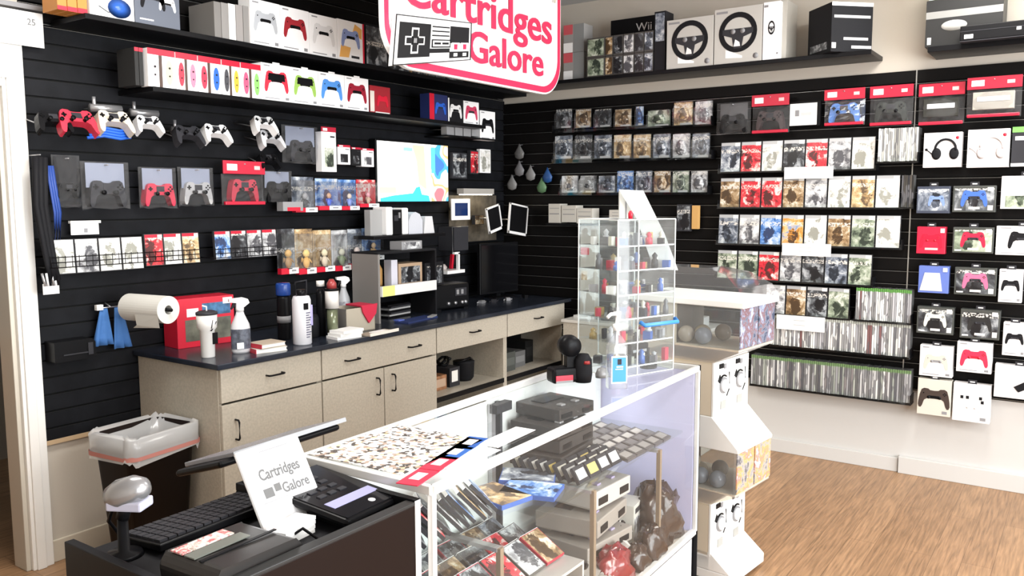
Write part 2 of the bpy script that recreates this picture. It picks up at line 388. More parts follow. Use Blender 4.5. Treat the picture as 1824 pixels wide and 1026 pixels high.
for x in (-.5, 0.03, .55):
    b = MB(); b.bx(x-.008, x+.008, -hy+.03, -hy+.045, CZ0, SHZ-.01, mat((.30, .23, .16), .4, .3)).bx(x-.012, x+.012, -hy+.04, hy-.03, SHZ-.02, SHZ-.009, SIL)
    b.build('shelf_bracket', t)
for k, (a, c) in enumerate(((-hx+.02, 0.02), (-.02, hx-.02))):
    d = MB().bx(a, c, hy-.022+.009*k, hy-.016+.009*k, CZ0, CZ1-.022, mat((.72, .75, .74), .18, name='white_sliding_door')).build('sliding_door', t)
b = MB().bx(-.03, -.008, hy-.04, hy-.023, CZ0, CZ1-.03, SIL).bx(.012, .026, hy-.045, hy-.023, CZ0, CZ1-.03, DK).box((.01, hy-.05, CZ1-.045), (.09, .03, .03), DK); b.build('door_lock', t)

# ------------------------------------------------------------------ black cash stand left of the display case
t = thing('cash_stand', 'low black cash stand with raised rim at the left end of the display case', 'stand', (0, 0, 0))
SX0, SX1, SY0, SY1, SZ = -4.44, -3.885, -2.535, -2.08, .925
BRN = mat((.010, .005, .004), .4, name='dark_brown_panel')
b = MB().bx(SX0, SX1, SY0, SY0+.02, 0, SZ, BRN); b.build('front_panel', t, bevel=.002)
MB().bx(SX0-.02, SX0, SY0, SY1, 0, SZ, BLK).build('side_panel', t, bevel=.002)
o = MB().bx(SX1-.018, SX1, SY0+.0, SY1, 0, SZ+.012, BLK).bx(SX1-.019, SX1-.001, SY0-.003, SY0, 0, SZ+.01, WHT).build('side_panel', t, bevel=.001)
MB().bx(SX0, SX1-.018, SY0+.02, SY1, SZ-.055, SZ-.035, BLK2).build('work_surface', t)
MB().bx(SX0, SX1-.018, SY0-.002, SY0+.026, SZ, SZ+.008, mat((.03, .03, .03), .3)).build('rim', t, bevel=.002)

# ------------------------------------------------------------------ capsule vending machine
t = thing('capsule_machine', 'tall white double-decker capsule vending machine at the right end of the case', 'vending machine', (-1.86, -2.33, 0), math.radians(-6))
MW = mat((.86, .85, .82), .3, name='white_enamel'); MC = mat((.72, .62, .48), .45, name='cream_enamel')
# local: front faces -y, width x, depth y
w = .16
def side_profile(z0, z1, yf, yb): return [(yf, z0), (yb, z0), (yb, z1), (yf, z1)]
def xprism(mb, prof, x0, x1, m):   # prof in (y, z)
    n = len(prof); vs = [(x0, y, z) for y, z in prof]+[(x1, y, z) for y, z in prof]
    mb.add(vs, [tuple(range(n)), tuple(range(2*n-1, n-1, -1))]+[(i, (i+1) % n, (i+1) % n+n, i+n) for i in range(n)], m)
b = MB(); xprism(b, [(-.20, .06), (.2, .06), (.2, .12), (-.20, .12)], -w, w, MW); xprism(b, [(-.30, .02), (.2, .02), (.2, .06), (-.30, .06)], -w, w, MW)
xprism(b, [(-.30, .06), (-.20, .14), (.2, .14), (.2, .06)], -w, w, MW); b.bx(-w+.01, w-.01, -.26, .18, 0, .02, BLK); b.build('base', t, bevel=.003)
for k, z in enumerate((.0, .60)):
    b = MB(); xprism(b, [(-.195, .12+z), (.2, .12+z), (.2, .345+z), (-.195, .345+z)], -w, w, MC)
    o = b.build('cabinet_body', t, bevel=.004)
    b = MB().bx(-w-.001, w+.001, -.203, -.195, .12+z, .345+z, MW)
    for u in (-.075, .075):       # dial, arrows and instructions
        b.lathe([(.034, 0), (.034, .006)], GRY, n=24, M=Matrix.Translation((u, -.203, .24+z)) @ Matrix.Rotation(PI/2, 4, 'X'))
        b.lathe([(.026, 0), (.026, .014), (.010, .016), (.010, .03)], WHT, n=20, M=Matrix.Translation((u, -.203, .24+z)) @ Matrix.Rotation(PI/2, 4, 'X'))
        b.tube([(u+.042*math.cos(a), -.205, .24+z+.042*math.sin(a)) for a in [x*.25 for x in range(4, 12)]], .004, BLK)
        b.prism([(u-.05, .262+z), (u-.034, .29+z), (u-.022, .262+z)], -.207, -.203, BLK); b.tube([(u+.05, -.205, .29+z), (u+.055, -.205, .22+z), (u+.03, -.205, .19+z)], .0022, BLK)
        b.bx(u-.04, u-.005, -.207, -.203, .315+z, .335+z, BLK).bx(u+.002, u+.02, -.207, -.203, .31+z, .33+z, GRY)
        b.bx(u-.022, u+.022, -.207, -.203, .14+z, .175+z, mat((.35, .35, .33), .4)); b.bx(u-.004, u+.004, -.215, -.203, .22+z, .26+z, GRY)
    b.build('dial_panel', t)
    zz = .345+z
    b = MB()       # tray below the window
    xprism(b, [(-.195, zz), (-.31, zz+.055), (-.31, zz+.065), (.2, zz+.065), (.2, zz)], -w-.004, w+.004, glass((.92, .88, .8), 1.2, .1, .25)); b.build('tray', t)
    b = MB()
    b.bx(-w, w, .19, .2, zz+.06, zz+.25, MC); b.bx(-w, w, .02, .03, zz+.06, zz+.25, MC); b.bx(-w, w, -.31, .2, zz+.058, zz+.066, MC)
    b.bx(-w, -w+.012, -.02, .05, zz+.06, zz+.25, MC)
    b.bx(-w+.012, w-.012, .012, .02, zz+.066, zz+.24, mat((.12, .07, .045), .5) if k == 0 else mat((.2, .17, .14), .5)); b.build('inner_wall', t)
    if k == 0:
        b = MB(); xprism(b, [(-.32, zz+.24), (-.32, zz+.255), (-.20, .72), (.2, .72), (.2, zz+.24)], -w-.004, w+.004, MW); b.build('hood', t, bevel=.003)
    else:
        b = MB(); b.bx(-w-.01, w+.01, -.33, .21, zz+.235, zz+.262, MW); b.build('hood', t, bevel=.004)
    b = MB()
    g = glass((.9, .92, .93), 1.4, .03, .06)
    MB().bx(-w-.003, -w, -.31, .19, zz+.066, zz+.24, g).build('window_pane', t); MB().bx(w, w+.003, -.31, .19, zz+.066, zz+.24, g).build('window_pane', t)
    cols = [(.05, .06, .10), (.18, .2, .26), (.2, .1, .1), (.25, .3, .42), (.6, .62, .68)] if k else [(.12, .12, .13), (.35, .34, .35), (.6, .35, .12), (.5, .2, .2), (.8, .8, .8)]
    MB().bx(-w, -.005, -.316, -.311, zz+.07, zz+.238, cover(cols, 16, .15)).build('product_card', t)
    MB().bx(.005, w, -.316, -.311, zz+.07, zz+.238, cover(cols[::-1], 18, .15)).build('product_card', t)
# clear dome
b = MB(); g = glass((.93, .95, .96), 1.8, .05, .04); n = 24
prof = [(.0, .0), (.02, .035), (.05, .065), (.1, .09)]
zz = 1.207; vs = []; L = [(-w-.012, -.335, w+.012, .215, zz), (-w, -.30, w, .20, zz+.05), (-w+.05, -.22, w-.05, .16, zz+.10), (-w+.09, -.12, w-.09, .10, zz+.12)]
for x0, y0, x1, y1, z in L: vs += [(x0, y0, z), (x1, y0, z), (x1, y1, z), (x0, y1, z)]
fs = [(4*j+i, 4*j+(i+1) % 4, 4*j+4+(i+1) % 4, 4*j+4+i) for j in range(3) for i in range(4)]+[(12, 13, 14, 15)]
b.add(vs, fs, g); b.build('clear_lid', t)
def capsule(p, r, m, label):
    b = MB(); k = 10
    b.lathe([(max(.0005, r*math.sin(PI*i/k)), -r*math.cos(PI*i/k)) for i in range(k+1)], m, n=16)
    tag(b.build('toy_capsule', loc=p), label, 'capsule', 'capsules inside the vending machine')
cm = [mat((.45, .38, .3), .15, name='smoked_capsule'), mat((.3, .3, .32), .15, name='grey_capsule'), mat((.6, .5, .35), .2, name='tan_capsule')]
for k, (z, what) in enumerate(((.345, 'lower'), (.945, 'upper'))):
    i = 0
    for (lx, ly, lz) in [(-.12, -.05, 0), (-.12, -.13, 0), (-.05, -.09, 0), (.02, -.15, 0), (-.12, -.21, 0), (-.12, -.09, .06)][:6 if k == 0 else 4]:
        v = Matrix.Rotation(math.radians(-6), 3, 'Z') @ Vector((lx, ly, 0))
        capsule((-1.86+v.x, -2.33+v.y, z+.066+.037+lz), .036, cm[i % 3], 'round toy capsule behind the %s window of the capsule machine' % what); i += 1

# ------------------------------------------------------------------ hanging shop sign
YS = -1.0
p0 = hA(686, 118, 1.0); pr = hA(1000, 60, 1.0); pb = hA(940, 155, 1.0)
sx0, sx1, sz0 = p0.x-.01, pr.x-.01, 2.245
sw = sx1-sx0; sh_ = .80
t = thing('shop_sign', 'white rounded shop sign with red outline and red lettering hanging by the corner', 'sign', ((sx0+sx1)/2, YS, sz0))
def rrect(w, h, r, n=8, tl=None):
    o = []
    for cx, cz, a0 in ((w/2-r, h-r, 0), (-w/2+r, h-r, PI/2), (-w/2+r, r, PI), (w/2-r, r, 1.5*PI)):
        for i in range(n+1):
            a = a0+i*PI/2/n; o.append((cx+r*math.cos(a), cz+r*math.sin(a)))
    return o
SW = mat((.9, .9, .9), .4, name='white_sign_face'); SR = mat((.68, .03, .10), .4, name='red_sign_paint')
b = MB().prism(rrect(sw, sh_, .2), 0, .025, SW, front=SW); b.build('board', t, bevel=.002)
b = MB(); oo = rrect(sw-.02, sh_-.02, .19, 10); n = len(oo); ii = [(x*(1-.055/sw), (z-(sh_-.02)/2)*(1-.07/sh_)+(sh_-.02)/2) for x, z in oo]
vs = [(x, -.004, z+.01) for x, z in oo]+[(x, -.004, z+.01) for x, z in ii]+[(x, .0, z+.01) for x, z in oo]+[(x, 0, z+.01) for x, z in ii]
b.add(vs, [(i, (i+1) % n, (i+1) % n+n, i+n) for i in range(n)]+[(i, i+2*n, (i+1) % n+2*n, (i+1) % n) for i in range(n)]+[(i+n, (i+1) % n+n, (i+1) % n+3*n, i+3*n) for i in range(n)], SR); b.build('outline', t)
def onsign(px, py): p = hA(px, py, 1.0); return p.x-(sx0+sx1)/2, p.z-sz0
_, zbase = onsign(905, 57); _, zdt = onsign(918, 8); _, zgd = onsign(925, 84)
text('Cartridges', 'lettering', t, onsign(716, 20)[0], onsign(981, 60)[0], zgd, zdt+.02, -.006, SR, ext=.004, bold=.012)
text('Galore', 'lettering', t, onsign(833, 100)[0], onsign(966, 120)[0], onsign(875, 118)[1], onsign(865, 60)[1], -.006, SR, ext=.004, bold=.012)
# cut-out of a rectangular game pad on the sign
c = MB(); SKL = mat((.02, .02, .022), .4, name='sign_black_paint')
u = [onsign(690, 118), onsign(830, 108), onsign(832, 42), onsign(697, 26)]
c.prism(u, -.030, -.006, SW, front=SW)
def lerp(a, b, k): return (a[0]+(b[0]-a[0])*k, a[1]+(b[1]-a[1])*k)
def q(s, v): return lerp(lerp(u[0], u[1], s), lerp(u[3], u[2], s), v)
def patch(s0, s1, v0, v1, m, y=-.031, th=.001):
    c.prism([q(s0, v0), q(s1, v0), q(s1, v1), q(s0, v1)], y-th, y, m)
for e in ((0, 1, 0, .02), (0, 1, .98, 1), (0, .012, 0, 1), (.988, 1, 0, 1)): patch(*e, SKL)
patch(.05, .44, .14, .86, SKL); patch(.70, .965, .45, .86, SKL); patch(.44, .70, .22, .32, SKL); patch(.70, .965, .08, .24, SKL)
for v in (.60, .70, .80): patch(.46, .69, v, v+.03, SKL)
patch(.46, .71, .34, .53, SKL); patch(.475, .695, .37, .50, SW, -.0322)
patch(.49, .575, .41, .46, SKL, -.0334); patch(.595, .68, .41, .46, SKL, -.0334)
patch(.20, .29, .22, .76, SW, -.0322); patch(.125, .365, .40, .58, SW, -.0322)
patch(.215, .275, .26, .72, SKL, -.0334); patch(.14, .35, .43, .55, SKL, -.0334); patch(.225, .265, .44, .54, GRY, -.0346)
for s in (.725, .85): patch(s, s+.105, .25, .46, SW, -.0322); patch(s+.03, s+.075, .29, .42, SR, -.0334)
for s in (.755, .88): patch(s, s+.05, .12, .2, SW, -.0322)
c.build('game_pad_cutout', t)
b = MB()
b.tube([(sw/2-.10, -.02, .55), (sw/2+.02, .0, CEIL-sz0)], .006, mat((.6, .55, .45), .8, name='rope'))
b.tube([(-sw/2+.15, .012, sh_-.02), (-sw/2+.15, .012, CEIL-sz0)], .004, mat((.6, .55, .45), .8, name='rope')); b.build('hanging_cord', t)

# ------------------------------------------------------------------ television on the back wall
a0 = hA(672, 248, .08); a1 = hA(799, 357, .08); tz0, tz1 = a1.z-.005, 1.985
t = thing('television', 'bright flat television mounted on the back wall showing a colourful game screen', 'television', ((a0.x+a1.x)/2, 0, tz0))
w = a1.x-a0.x; h = tz1-tz0
MB().bx(-w/2-.012, w/2+.012, -.075, -.02, -.012, h+.012, BLK).bx(-.15, .15, -.02, -.012, .08, .25, DK).build('housing', t, bevel=.004)
def screen_mat():
    m, nt, bs = nodes('screen_picture'); N = nt.nodes; L = nt.links
    tc = N.new('ShaderNodeTexCoord'); n = N.new('ShaderNodeTexNoise'); n.inputs['Scale'].default_value = 5.5; n.inputs['Detail'].default_value = 1.5
    L.new(tc.outputs['Object'], n.inputs['Vector'])
    r = N.new('ShaderNodeValToRGB'); r.color_ramp.interpolation = 'CONSTANT'
    cs = [(0, (.08, .3, .9)), (.40, (.1, .62, .95)), (.46, (1, 1, 1)), (.56, (1, .72, .3)), (.6, (1, .9, .85)), (.66, (.9, .3, .35))]
    for i, (p, c_) in enumerate(cs):
        e = r.color_ramp.elements[i] if i < 2 else r.color_ramp.elements.new(p)
        e.position = p; e.color = (*c_, 1)
    L.new(n.outputs['Fac'], r.inputs[0]); L.new(r.outputs[0], bs.inputs['Emission Color']); bs.inputs['Emission Strength'].default_value = .9
    bs.inputs['Base Color'].default_value = (.02, .02, .02, 1); return m
sc = MB().bx(-w/2, w/2, -.077, -.075, 0, h, mat((1, .99, .95), .3, emit=.95, name='screen_white'))
E_ = lambda c_: mat(c_, .3, emit=.9, name='screen_colour')
sc.prism([(-w/2+.02, 0), (w*.22, 0), (w*.2, h*.10), (w*.1, h*.12), (w*.07, h*.26), (w*.02, h*.24), (-.02, h*.14), (-w*.3, h*.1), (-w/2+.02, .02)], -.0785, -.077, E_((.05, .62, .92)))
sc.prism([(-.02, h*.97), (w*.14, h*.97), (w*.17, h*.2), (w*.06, h*.3), (w*.03, h*.7)], -.079, -.077, E_((1, .72, .34)))
sc.bx(w*.24, w/2, -.0785, -.077, 0, h, screen_mat()); sc.bx(w*.245, w*.3, -.0795, -.077, h*.5, h*.95, E_((.1, .55, .95)))
sc.bx(-w*.15, -.02, -.0785, -.077, h*.86, h*.92, E_((.25, .6, .6))); sc.bx(-w*.48, -w*.26, -.0785, -.077, h*.14, h*.24, E_((1, .75, .35)))
sc.build('screen', t)
# ================================================================== merchandise: builders
# every piece of merchandise has its origin at the bottom centre of its front face and faces -y
PAL = {
 'grey': [(.08,.08,.09),(.3,.3,.31),(.55,.56,.57),(.8,.8,.8)], 'dark': [(.01,.01,.012),(.03,.03,.035),(.1,.11,.12),(.4,.42,.44)],
 'red': [(.08,.02,.02),(.6,.02,.04),(.7,.05,.06),(.85,.8,.75)], 'blue': [(.03,.05,.12),(.06,.2,.55),(.3,.45,.7),(.8,.82,.85)],
 'brown': [(.07,.04,.02),(.22,.13,.06),(.45,.32,.18),(.75,.7,.6)], 'pale': [(.3,.3,.26),(.66,.66,.62),(.84,.84,.82),(.92,.92,.9)],
 'green': [(.03,.04,.03),(.16,.2,.14),(.35,.4,.3),(.6,.62,.55)], 'slate': [(.02,.025,.035),(.10,.12,.16),(.25,.28,.33),(.65,.68,.7)],
 'orange': [(.08,.04,.02),(.7,.3,.05),(.8,.55,.3),(.2,.3,.5)], 'multi': [(.1,.12,.3),(.75,.7,.6),(.7,.15,.1),(.2,.4,.7)],
 'gold': [(.12,.08,.05),(.4,.26,.12),(.62,.45,.25),(.8,.72,.55)],
}
def cov(p, s=24): return cover([tuple(c) for c in PAL[p]], s)
def R(wall, px0, px1, pyt, pyb, d):
    """bottom centre, rotation, width and height of a flat-on rectangle d in front of a wall"""
    H = hA if wall == 'A' else hB
    m = (pyt+pyb)/2; pc = (px0+px1)/2
    a, c = H(px0, m, d), H(px1, m, d); bt, tp = H(pc, pyb, d), H(pc, pyt, d)
    w = abs(c.x-a.x) if wall == 'A' else abs(c.y-a.y)
    if wall == 'A': loc = ((a.x+c.x)/2, -d, bt.z)
    else: loc = (-d, (a.y+c.y)/2, bt.z)
    return loc, (0 if wall == 'A' else RB), w, tp.z-bt.z
PADO = [(0,.30),(.13,.31),(.19,.36),(.32,.37),(.40,.32),(.45,.15),(.49,-.08),(.5,-.22),(.47,-.31),(.41,-.32),(.37,-.25),(.31,-.05),(.23,.01),(0,.02)]
def pad_outline(w, x0=0, z0=0):
    o = [(x*w, z*w) for x, z in PADO]; o2 = o+[(-x, z) for x, z in o[-2:0:-1]]
    return [(x+x0, z+z0) for x, z in o2]
def pad_art(b, w, x, z, m, m2, y=0):
    b.prism(pad_outline(w, x, z), y-.0012, y, m)
    b.prism([(x-.22*w, z+.02*w), (x+.22*w, z+.02*w), (x+.17*w, z+.12*w), (x-.17*w, z+.12*w)], y-.0020, y-.0012, m2)
    for s in (-.17, .17): b.lathe([(.055*w, 0), (.055*w, .0012)], m2, n=12, M=Matrix.Translation((x+s*w, y-.0012, z+.06*w)) @ Matrix.Rotation(PI/2, 4, 'X'))
    for dx, dz in ((-.33, .2), (.33, .24), (.33, .16), (.29, .2), (.37, .2)):
        b.lathe([(.022*w, 0), (.022*w, .001)], m2, n=8, M=Matrix.Translation((x+dx*w, y-.0012, z+dz*w)) @ Matrix.Rotation(PI/2, 4, 'X'))
def pad3d(parent, w, x, y, z, m, m2, name='controller', tilt=0, rzz=0):
    """a game pad with grips, two sticks, a cross pad and buttons"""
    b = MB().prism(pad_outline(w), -.02, .022, m, smooth=False)
    o = b.build(name, parent, (x, y, z), bevel=.009*w/.15); o.rotation_euler = (tilt, 0, rzz)
    for s in (-.17, .17):
        MB().lathe([(.05*w, 0), (.04*w, .010), (.065*w, .018), (.06*w, .022)], m2, n=16, M=Matrix.Translation((s*w, -.019, .06*w)) @ Matrix.Rotation(PI/2, 4, 'X')).build('thumbstick', o)
    bb = MB()
    for dx, dz in ((.33, .26), (.33, .14), (.27, .2), (.39, .2)): bb.lathe([(.026*w, 0), (.022*w, .006)], m2, n=10, M=Matrix.Translation((dx*w, -.019, dz*w)) @ Matrix.Rotation(PI/2, 4, 'X'))
    bb.build('button_cluster', o)
    MB().box((-.33*w, -.021, .2*w), (.13*w, .006, .04*w), m2).box((-.33*w, -.021, .2*w), (.04*w, .006, .13*w), m2).build('direction_pad', o)
    MB().bx(-.13*w, .13*w, -.0215, -.019, .12*w, .28*w, m2 if m2 is not BLK else DK).build('touch_pad', o)
    return o
STK = mat((.85, .84, .8), .6, name='price_sticker')
def game_case(label, loc, rz, w, h, pal, top=None, dp=.016, group=None, lean=.06):
    b = MB(); fr = mat((.05, .05, .055), .25, name='case_plastic') if top != 'clear' else mat((.5, .52, .5), .2, name='clear_case_plastic')
    b.bx(-w/2, w/2, .001, dp, 0, h, fr)
    tz = h*.88
    b.bx(-w/2+.003, w/2-.003, -.0005, .001, .003, tz, cov(pal))
    tc = {'red': RED, 'white': PAP, 'black': mat((.04, .04, .045), .3), 'green': mat((.12, .4, .06), .3), None: mat((.45, .46, .47), .3), 'clear': mat((.6, .6, .58), .3)}[top]
    b.bx(-w/2+.003, w/2-.003, -.0005, .001, tz, h-.003, tc)
    b.bx(w*.22, w*.46, -.0012, -.0005, h*.86, h*.97, STK)
    o = b.build('game_case', loc=loc, rz=rz); o.rotation_euler = (-lean, 0, rz)
    tag(o, label, 'video game', group); return o
def case_row(wall, px0, px1, py, d, h, pals, where, tops=None, ledge=True, ztop=None, names=None):
    H = hA if wall == 'A' else hB
    z = H((px0+px1)/2, py, d).z; a = H(px0, py, d); c = H(px1, py, d)
    u0, u1 = (a.x, c.x) if wall == 'A' else (-a.y, -c.y)
    n = len(pals); p = (u1-u0)/n; rz = 0 if wall == 'A' else RB
    for i, pl in enumerate(pals):
        u = u0+p*(i+.5); loc = (u, -d, z) if wall == 'A' else (-d, -u, z)
        nm = (names or {}).get(i, '')
        lab = '%s game case, %s from left %s' % (nm or (pl+' coloured'), ORD[i], where)
        game_case(lab, loc, rz, p*.965, h, pl, tops[i] if tops else None)
    if ledge: rack(wall, u0-.01, u1+.01, z, d, where)
    return z
def rack(wall, u0, u1, z, d, where, style='acrylic'):
    rz = 0 if wall == 'A' else RB; m = (u0+u1)/2
    loc = (m, -d, z) if wall == 'A' else (-d, -m, z); w = u1-u0
    t = thing('display_ledge', 'black ledge with clear lip %s' % where, 'ledge', loc, rz)
    MB().bx(-w/2, w/2, -.012, d-.02, -.008, -.002, BLK).build('shelf', t)
    MB().bx(-w/2, w/2, -.014, -.012, -.008, .022, ACR if style == 'acrylic' else SIL).build('lip', t)
    for s in (-1, 1): MB().bx(s*w/2-.004*s-.002, s*w/2-.004*s+.002, -.01, d-.018, -.002, .05, BLK).build('end_bracket', t)
def spine_row(wall, px0, px1, py0, py1, d, h, n, cols, where, group, top=None, cat='video game', th=None):
    """cases standing side by side, spines outward; every case is an object"""
    H = hA if wall == 'A' else hB
    a = H(px0, py0, d); c = H(px1, py1, d); z = (a.z+c.z)/2
    u0, u1 = (a.x, c.x) if wall == 'A' else (-a.y, -c.y); p = (u1-u0)/n; rz = 0 if wall == 'A' else RB
    first = None
    for i in range(n):
        u = u0+p*(i+.5); loc = (u, -d, z) if wall == 'A' else (-d, -u, z)
        if first is None:
            b = MB(); b.bx(-p*.44, p*.44, .001, d-.03 if d < .15 else .13, 0, h, mat((.1, .1, .1), .3, name='case_plastic')); b.bx(-p*.42, p*.42, 0, .001, .002, h*(.9 if top else .995), spine_mat(tuple(cols), group))
            if top: b.bx(-p*.42, p*.42, 0, .001, h*.9, h, top)
            first = o = b.build('game_case', loc=loc, rz=rz)
        else:
            o = first.copy(); COL.objects.link(o); o.location = loc
        o.location.z += random.uniform(0, .003)
        tag(o, 'slim game case standing spine outward %s' % where, cat, group)
    rack(wall, u0-.005, u1+.005, z, d, where)
def boxed(name, label, cat, wall, px0, px1, pyt, pyb, d, dp, body, art=None, tab=False, group=None, shape=None, rect=None, extra_rz=0):
    loc, rz, w, h = rect or R(wall, px0, px1, pyt, pyb, d)
    t = thing(name, label, cat, loc, rz+extra_rz, group)
    MB().bx(-w/2, w/2, 0, dp, 0, h, body).build('carton', t, bevel=.0015)
    if art:
        b = MB(); art(b, w, h); b.build('picture', t)
    if rect is None and d-dp > .02: MB().tube([(0, dp, h*.8), (0, d-.014, h*.8)], .003, SIL, 6).build('peg', t)
    if tab:
        MB().bx(-.022, .022, .004, .006, h, h+.022, DK).bx(-.012, .012, .003, .0075, h+.008, h+.014, WHT).build('hang_tab', t)
    return t
def padpic(m, m2=BLK, k=.72, zc=.48, logo=True, strip=None):
    def f(b, w, h):
        pw = min(w*k, h*.95*k*1.3)
        pad_art(b, pw, 0, h*zc, m, m2)
        b.bx(-w*.42, -w*.22, -.0008, 0, h*.92, h*.95, GRY)
        b.bx(w*.30, w*.42, -.0008, 0, h*.05, h*.12, GRY)
        b.bx(-w*.4, w*.1, -.0008, 0, h*.06, h*.08, GRY)
        if strip: b.bx(-w/2, w/2, -.0008, 0, h*.86, h, strip)
    return f
def blot(pal, k=(.05, .95, .05, .95), s=24):
    return lambda b, w, h: b.bx(-w/2+w*k[0], -w/2+w*k[1], -.0009, 0, h*k[2], h*k[3], cov(pal, s))
def bag(label, wall, px0, px1, pyt, pyb, d, padcol, header=None, card=None, pad2=BLK, content='pad'):
    loc, rz, w, h = R(wall, px0, px1, pyt, pyb, d)
    t = thing('bagged_controller', label, 'controller', loc, rz)
    hh = .30*h if header else 0
    if header:
        hd = MB().bx(-w/2, w/2, -.004, .004, h-hh, h, header); hd.box((-w*.3, -.005, h-hh*.5), (w*.24, .002, hh*.5), PAP).box((w*.3, -.005, h-hh*.5), (w*.14, .002, hh*.3), mat((.8, .5, .5), .5)); hd.build('header_card', t, bevel=.002)
    if header: MB().bx(-w*.48, w*.48, -.006, .012, -h*.01, h*.07, header).build('lower_strip', t, bevel=.003)
    if card: MB().bx(-w*.40, w*.40, .018, .020, h*.45, h*.97, card).build('backing_card', t)
    if content == 'pad': pad3d(t, min(w*.8, .17), 0, .018, h*.30, padcol, pad2)
    else: MB().bx(-w*.38, w*.38, -.01, .03, h*.18, h*.62, padcol).bx(-w*.3, w*.3, -.014, -.01, h*.38, h*.5, WHT).build('device', t, bevel=.006)
    nx, nz = 9, 9; vs = []; fs = []; H = h-hh
    for sgn in (1, -1):
        for j in range(nz+1):
            for i in range(nx+1):
                u, v = i/nx, j/nz; bul = math.sin(PI*u)**.6*math.sin(PI*v)**.6
                vs.append((-w/2+w*u, .018-sgn*(.002+.045*bul+(random.uniform(-.007, .007) if 0 < i < nx else 0)), H*v+(random.uniform(-.006, .006) if j == 0 else 0)))
    o2 = (nx+1)*(nz+1)
    for k in (0, o2):
        for j in range(nz):
            for i in range(nx):
                a = k+j*(nx+1)+i; fs.append((a, a+1, a+nx+2, a+nx+1))
    MB().add(vs, fs, PLA).build('plastic_bag', t)
    MB().tube([(0, -.01, h*.93), (0, d-.005, h*.93)], .003, SIL).build('peg', t)
    return t
def loose_pad(label, wall, px, py, d, w, m, m2=BLK, tilt=-.5):
    H = hA if wall == 'A' else hB; p = H(px, py, d)
    t = thing('game_controller', label, 'controller', p, 0 if wall == 'A' else RB)
    pad3d(t, w, 0, 0, 0, m, m2, name='pad_body', tilt=tilt)
    for s in (-1, 1): MB().tube([(s*w*.36, .02, .0), (s*w*.36, d-.01, .03)], .003, SIL).build('hook', t)
    return t
def figure_pack(label, wall, px0, px1, pyt, pyb, d, card, fig, fig2):
    loc, rz, w, h = R(wall, px0, px1, pyt, pyb, d)
    t = thing('figure_pack', label, 'toy figure', loc, rz)
    MB().bx(-w/2, w/2, .03, .032, 0, h, cov(card, 14)).build('backing_card', t)
    MB().bx(-w/2, -w*.05, -.001, .03, 0, h*.13, RED).bx(-w*.05, w/2, -.001, .03, 0, h*.13, PAP).bx(w*.1, w*.35, -.002, -.001, h*.05, h*.09, GRY).build('base_strip', t)
    f = MB(); s = h*.8
    f.lathe([(.001, .30*s), (.09*s, .33*s), (.12*s, .42*s), (.07*s, .5*s), (.001, .52*s)], fig2, (0, .012, .13*h), 14, sy=.6)
    f.lathe([(.05*s, 0), (.10*s, .08*s), (.12*s, .18*s), (.06*s, .30*s)], fig, (0, .012, .13*h), 14, sy=.6)
    f.tube([(-.10*s, .012, .13*h+.26*s), (-.19*s, .008, .13*h+.18*s), (-.2*s, .0, .13*h+.3*s)], .02*s, fig, 6); f.tube([(.10*s, .012, .13*h+.26*s), (.18*s, .008, .13*h+.14*s)], .02*s, fig, 6)
    f.lathe([(.14*s, 0), (.14*s, .02*s)], BLK, (0, .012, .11*h+.0), 14, sy=.6)
    f.build('figure', t)
    MB().bx(-w*.46, w*.46, -.004, .03, h*.13, h*.9, BLIS).build('blister', t)
    return t
def card_sign(label, wall, px0, px1, pyt, pyb, d, lines=2, rot=0):
    loc, rz, w, h = R(wall, px0, px1, pyt, pyb, d)
    t = MB().bx(-w/2, w/2, 0, .003, 0, h, PAP)
    for k in range(lines): 
        zz = h*(.68-.32*k); t.bx(-w*.14, w*.10, -.0006, 0, zz-h*.025, zz+h*.025, mat((.5, .5, .5), .6))
    o = t.build('shelf_sign', loc=loc, rz=rz); tag(o, label, 'sign'); return o
def shelf(name, label, wall, u0, u1, z0, z1, d, zz=0):
    b = MB()
    if wall == 'A': b.bx(u0, u1, -d, -.017, z0, z1, BLK)
    else: b.bx(-d, -.001, -u1, -u0, z0, z1, BLK)
    return tag(b.build(name, bevel=.002), label, 'shelf')
# ================================================================== back wall, top shelf
GB = mat((.10, .115, .15), .35, name='slate_box_card'); 
shelf('wall_shelf', 'long black top shelf high on the back wall behind the hanging sign', 'A', -3.38, -.12, 2.365, 2.388, .30)
shelf('wall_shelf', 'long black second shelf on the back wall under the top shelf', 'A', -3.09, -.62, 2.10, 2.122, .30)
z1, z2 = 2.389, 2.123
def onshelf(wall, px0, px1, zb, pyt, d):
    H = hA if wall == 'A' else hB
    # find the screen row of height zb in the middle, then the usual rectangle
    pc = (px0+px1)/2; a = H(px0, pyt, d); c = H(px1, pyt, d); tp = H(pc, pyt, d)
    for _ in range(4):
        a = H(px0, pyt+10, d); c = H(px1, pyt+10, d)
    w = abs(c.x-a.x) if wall == 'A' else abs(c.y-a.y)
    loc = ((a.x+c.x)/2, -d, zb) if wall == 'A' else (-d, (a.y+c.y)/2, zb)
    return loc, (0 if wall == 'A' else RB), w, tp.z-zb
def sbox(label, name, wall, px0, px1, zb, pyt, d, dp, body, art=None, h=None, cat='box', group=None, tab=False):
    r = onshelf(wall, px0, px1, zb, pyt, d)
    if h: r = (r[0], r[1], r[2], h)
    return boxed(name, label, cat, wall, 0, 0, 0, 0, d, dp, body, art, rect=r, group=group, tab=tab)
for i in range(3):
    sbox('small red and orange box, %s from left at the top shelf left end' % ORD[i], 'small_carton', 'A', 101+18*i, 118+18*i, z1, -20, .27, .12, mat((.5, .2, .03), .4), lambda b, w, h: b.bx(-w/2, w/2, -.001, 0, 0, h*.2, RED))
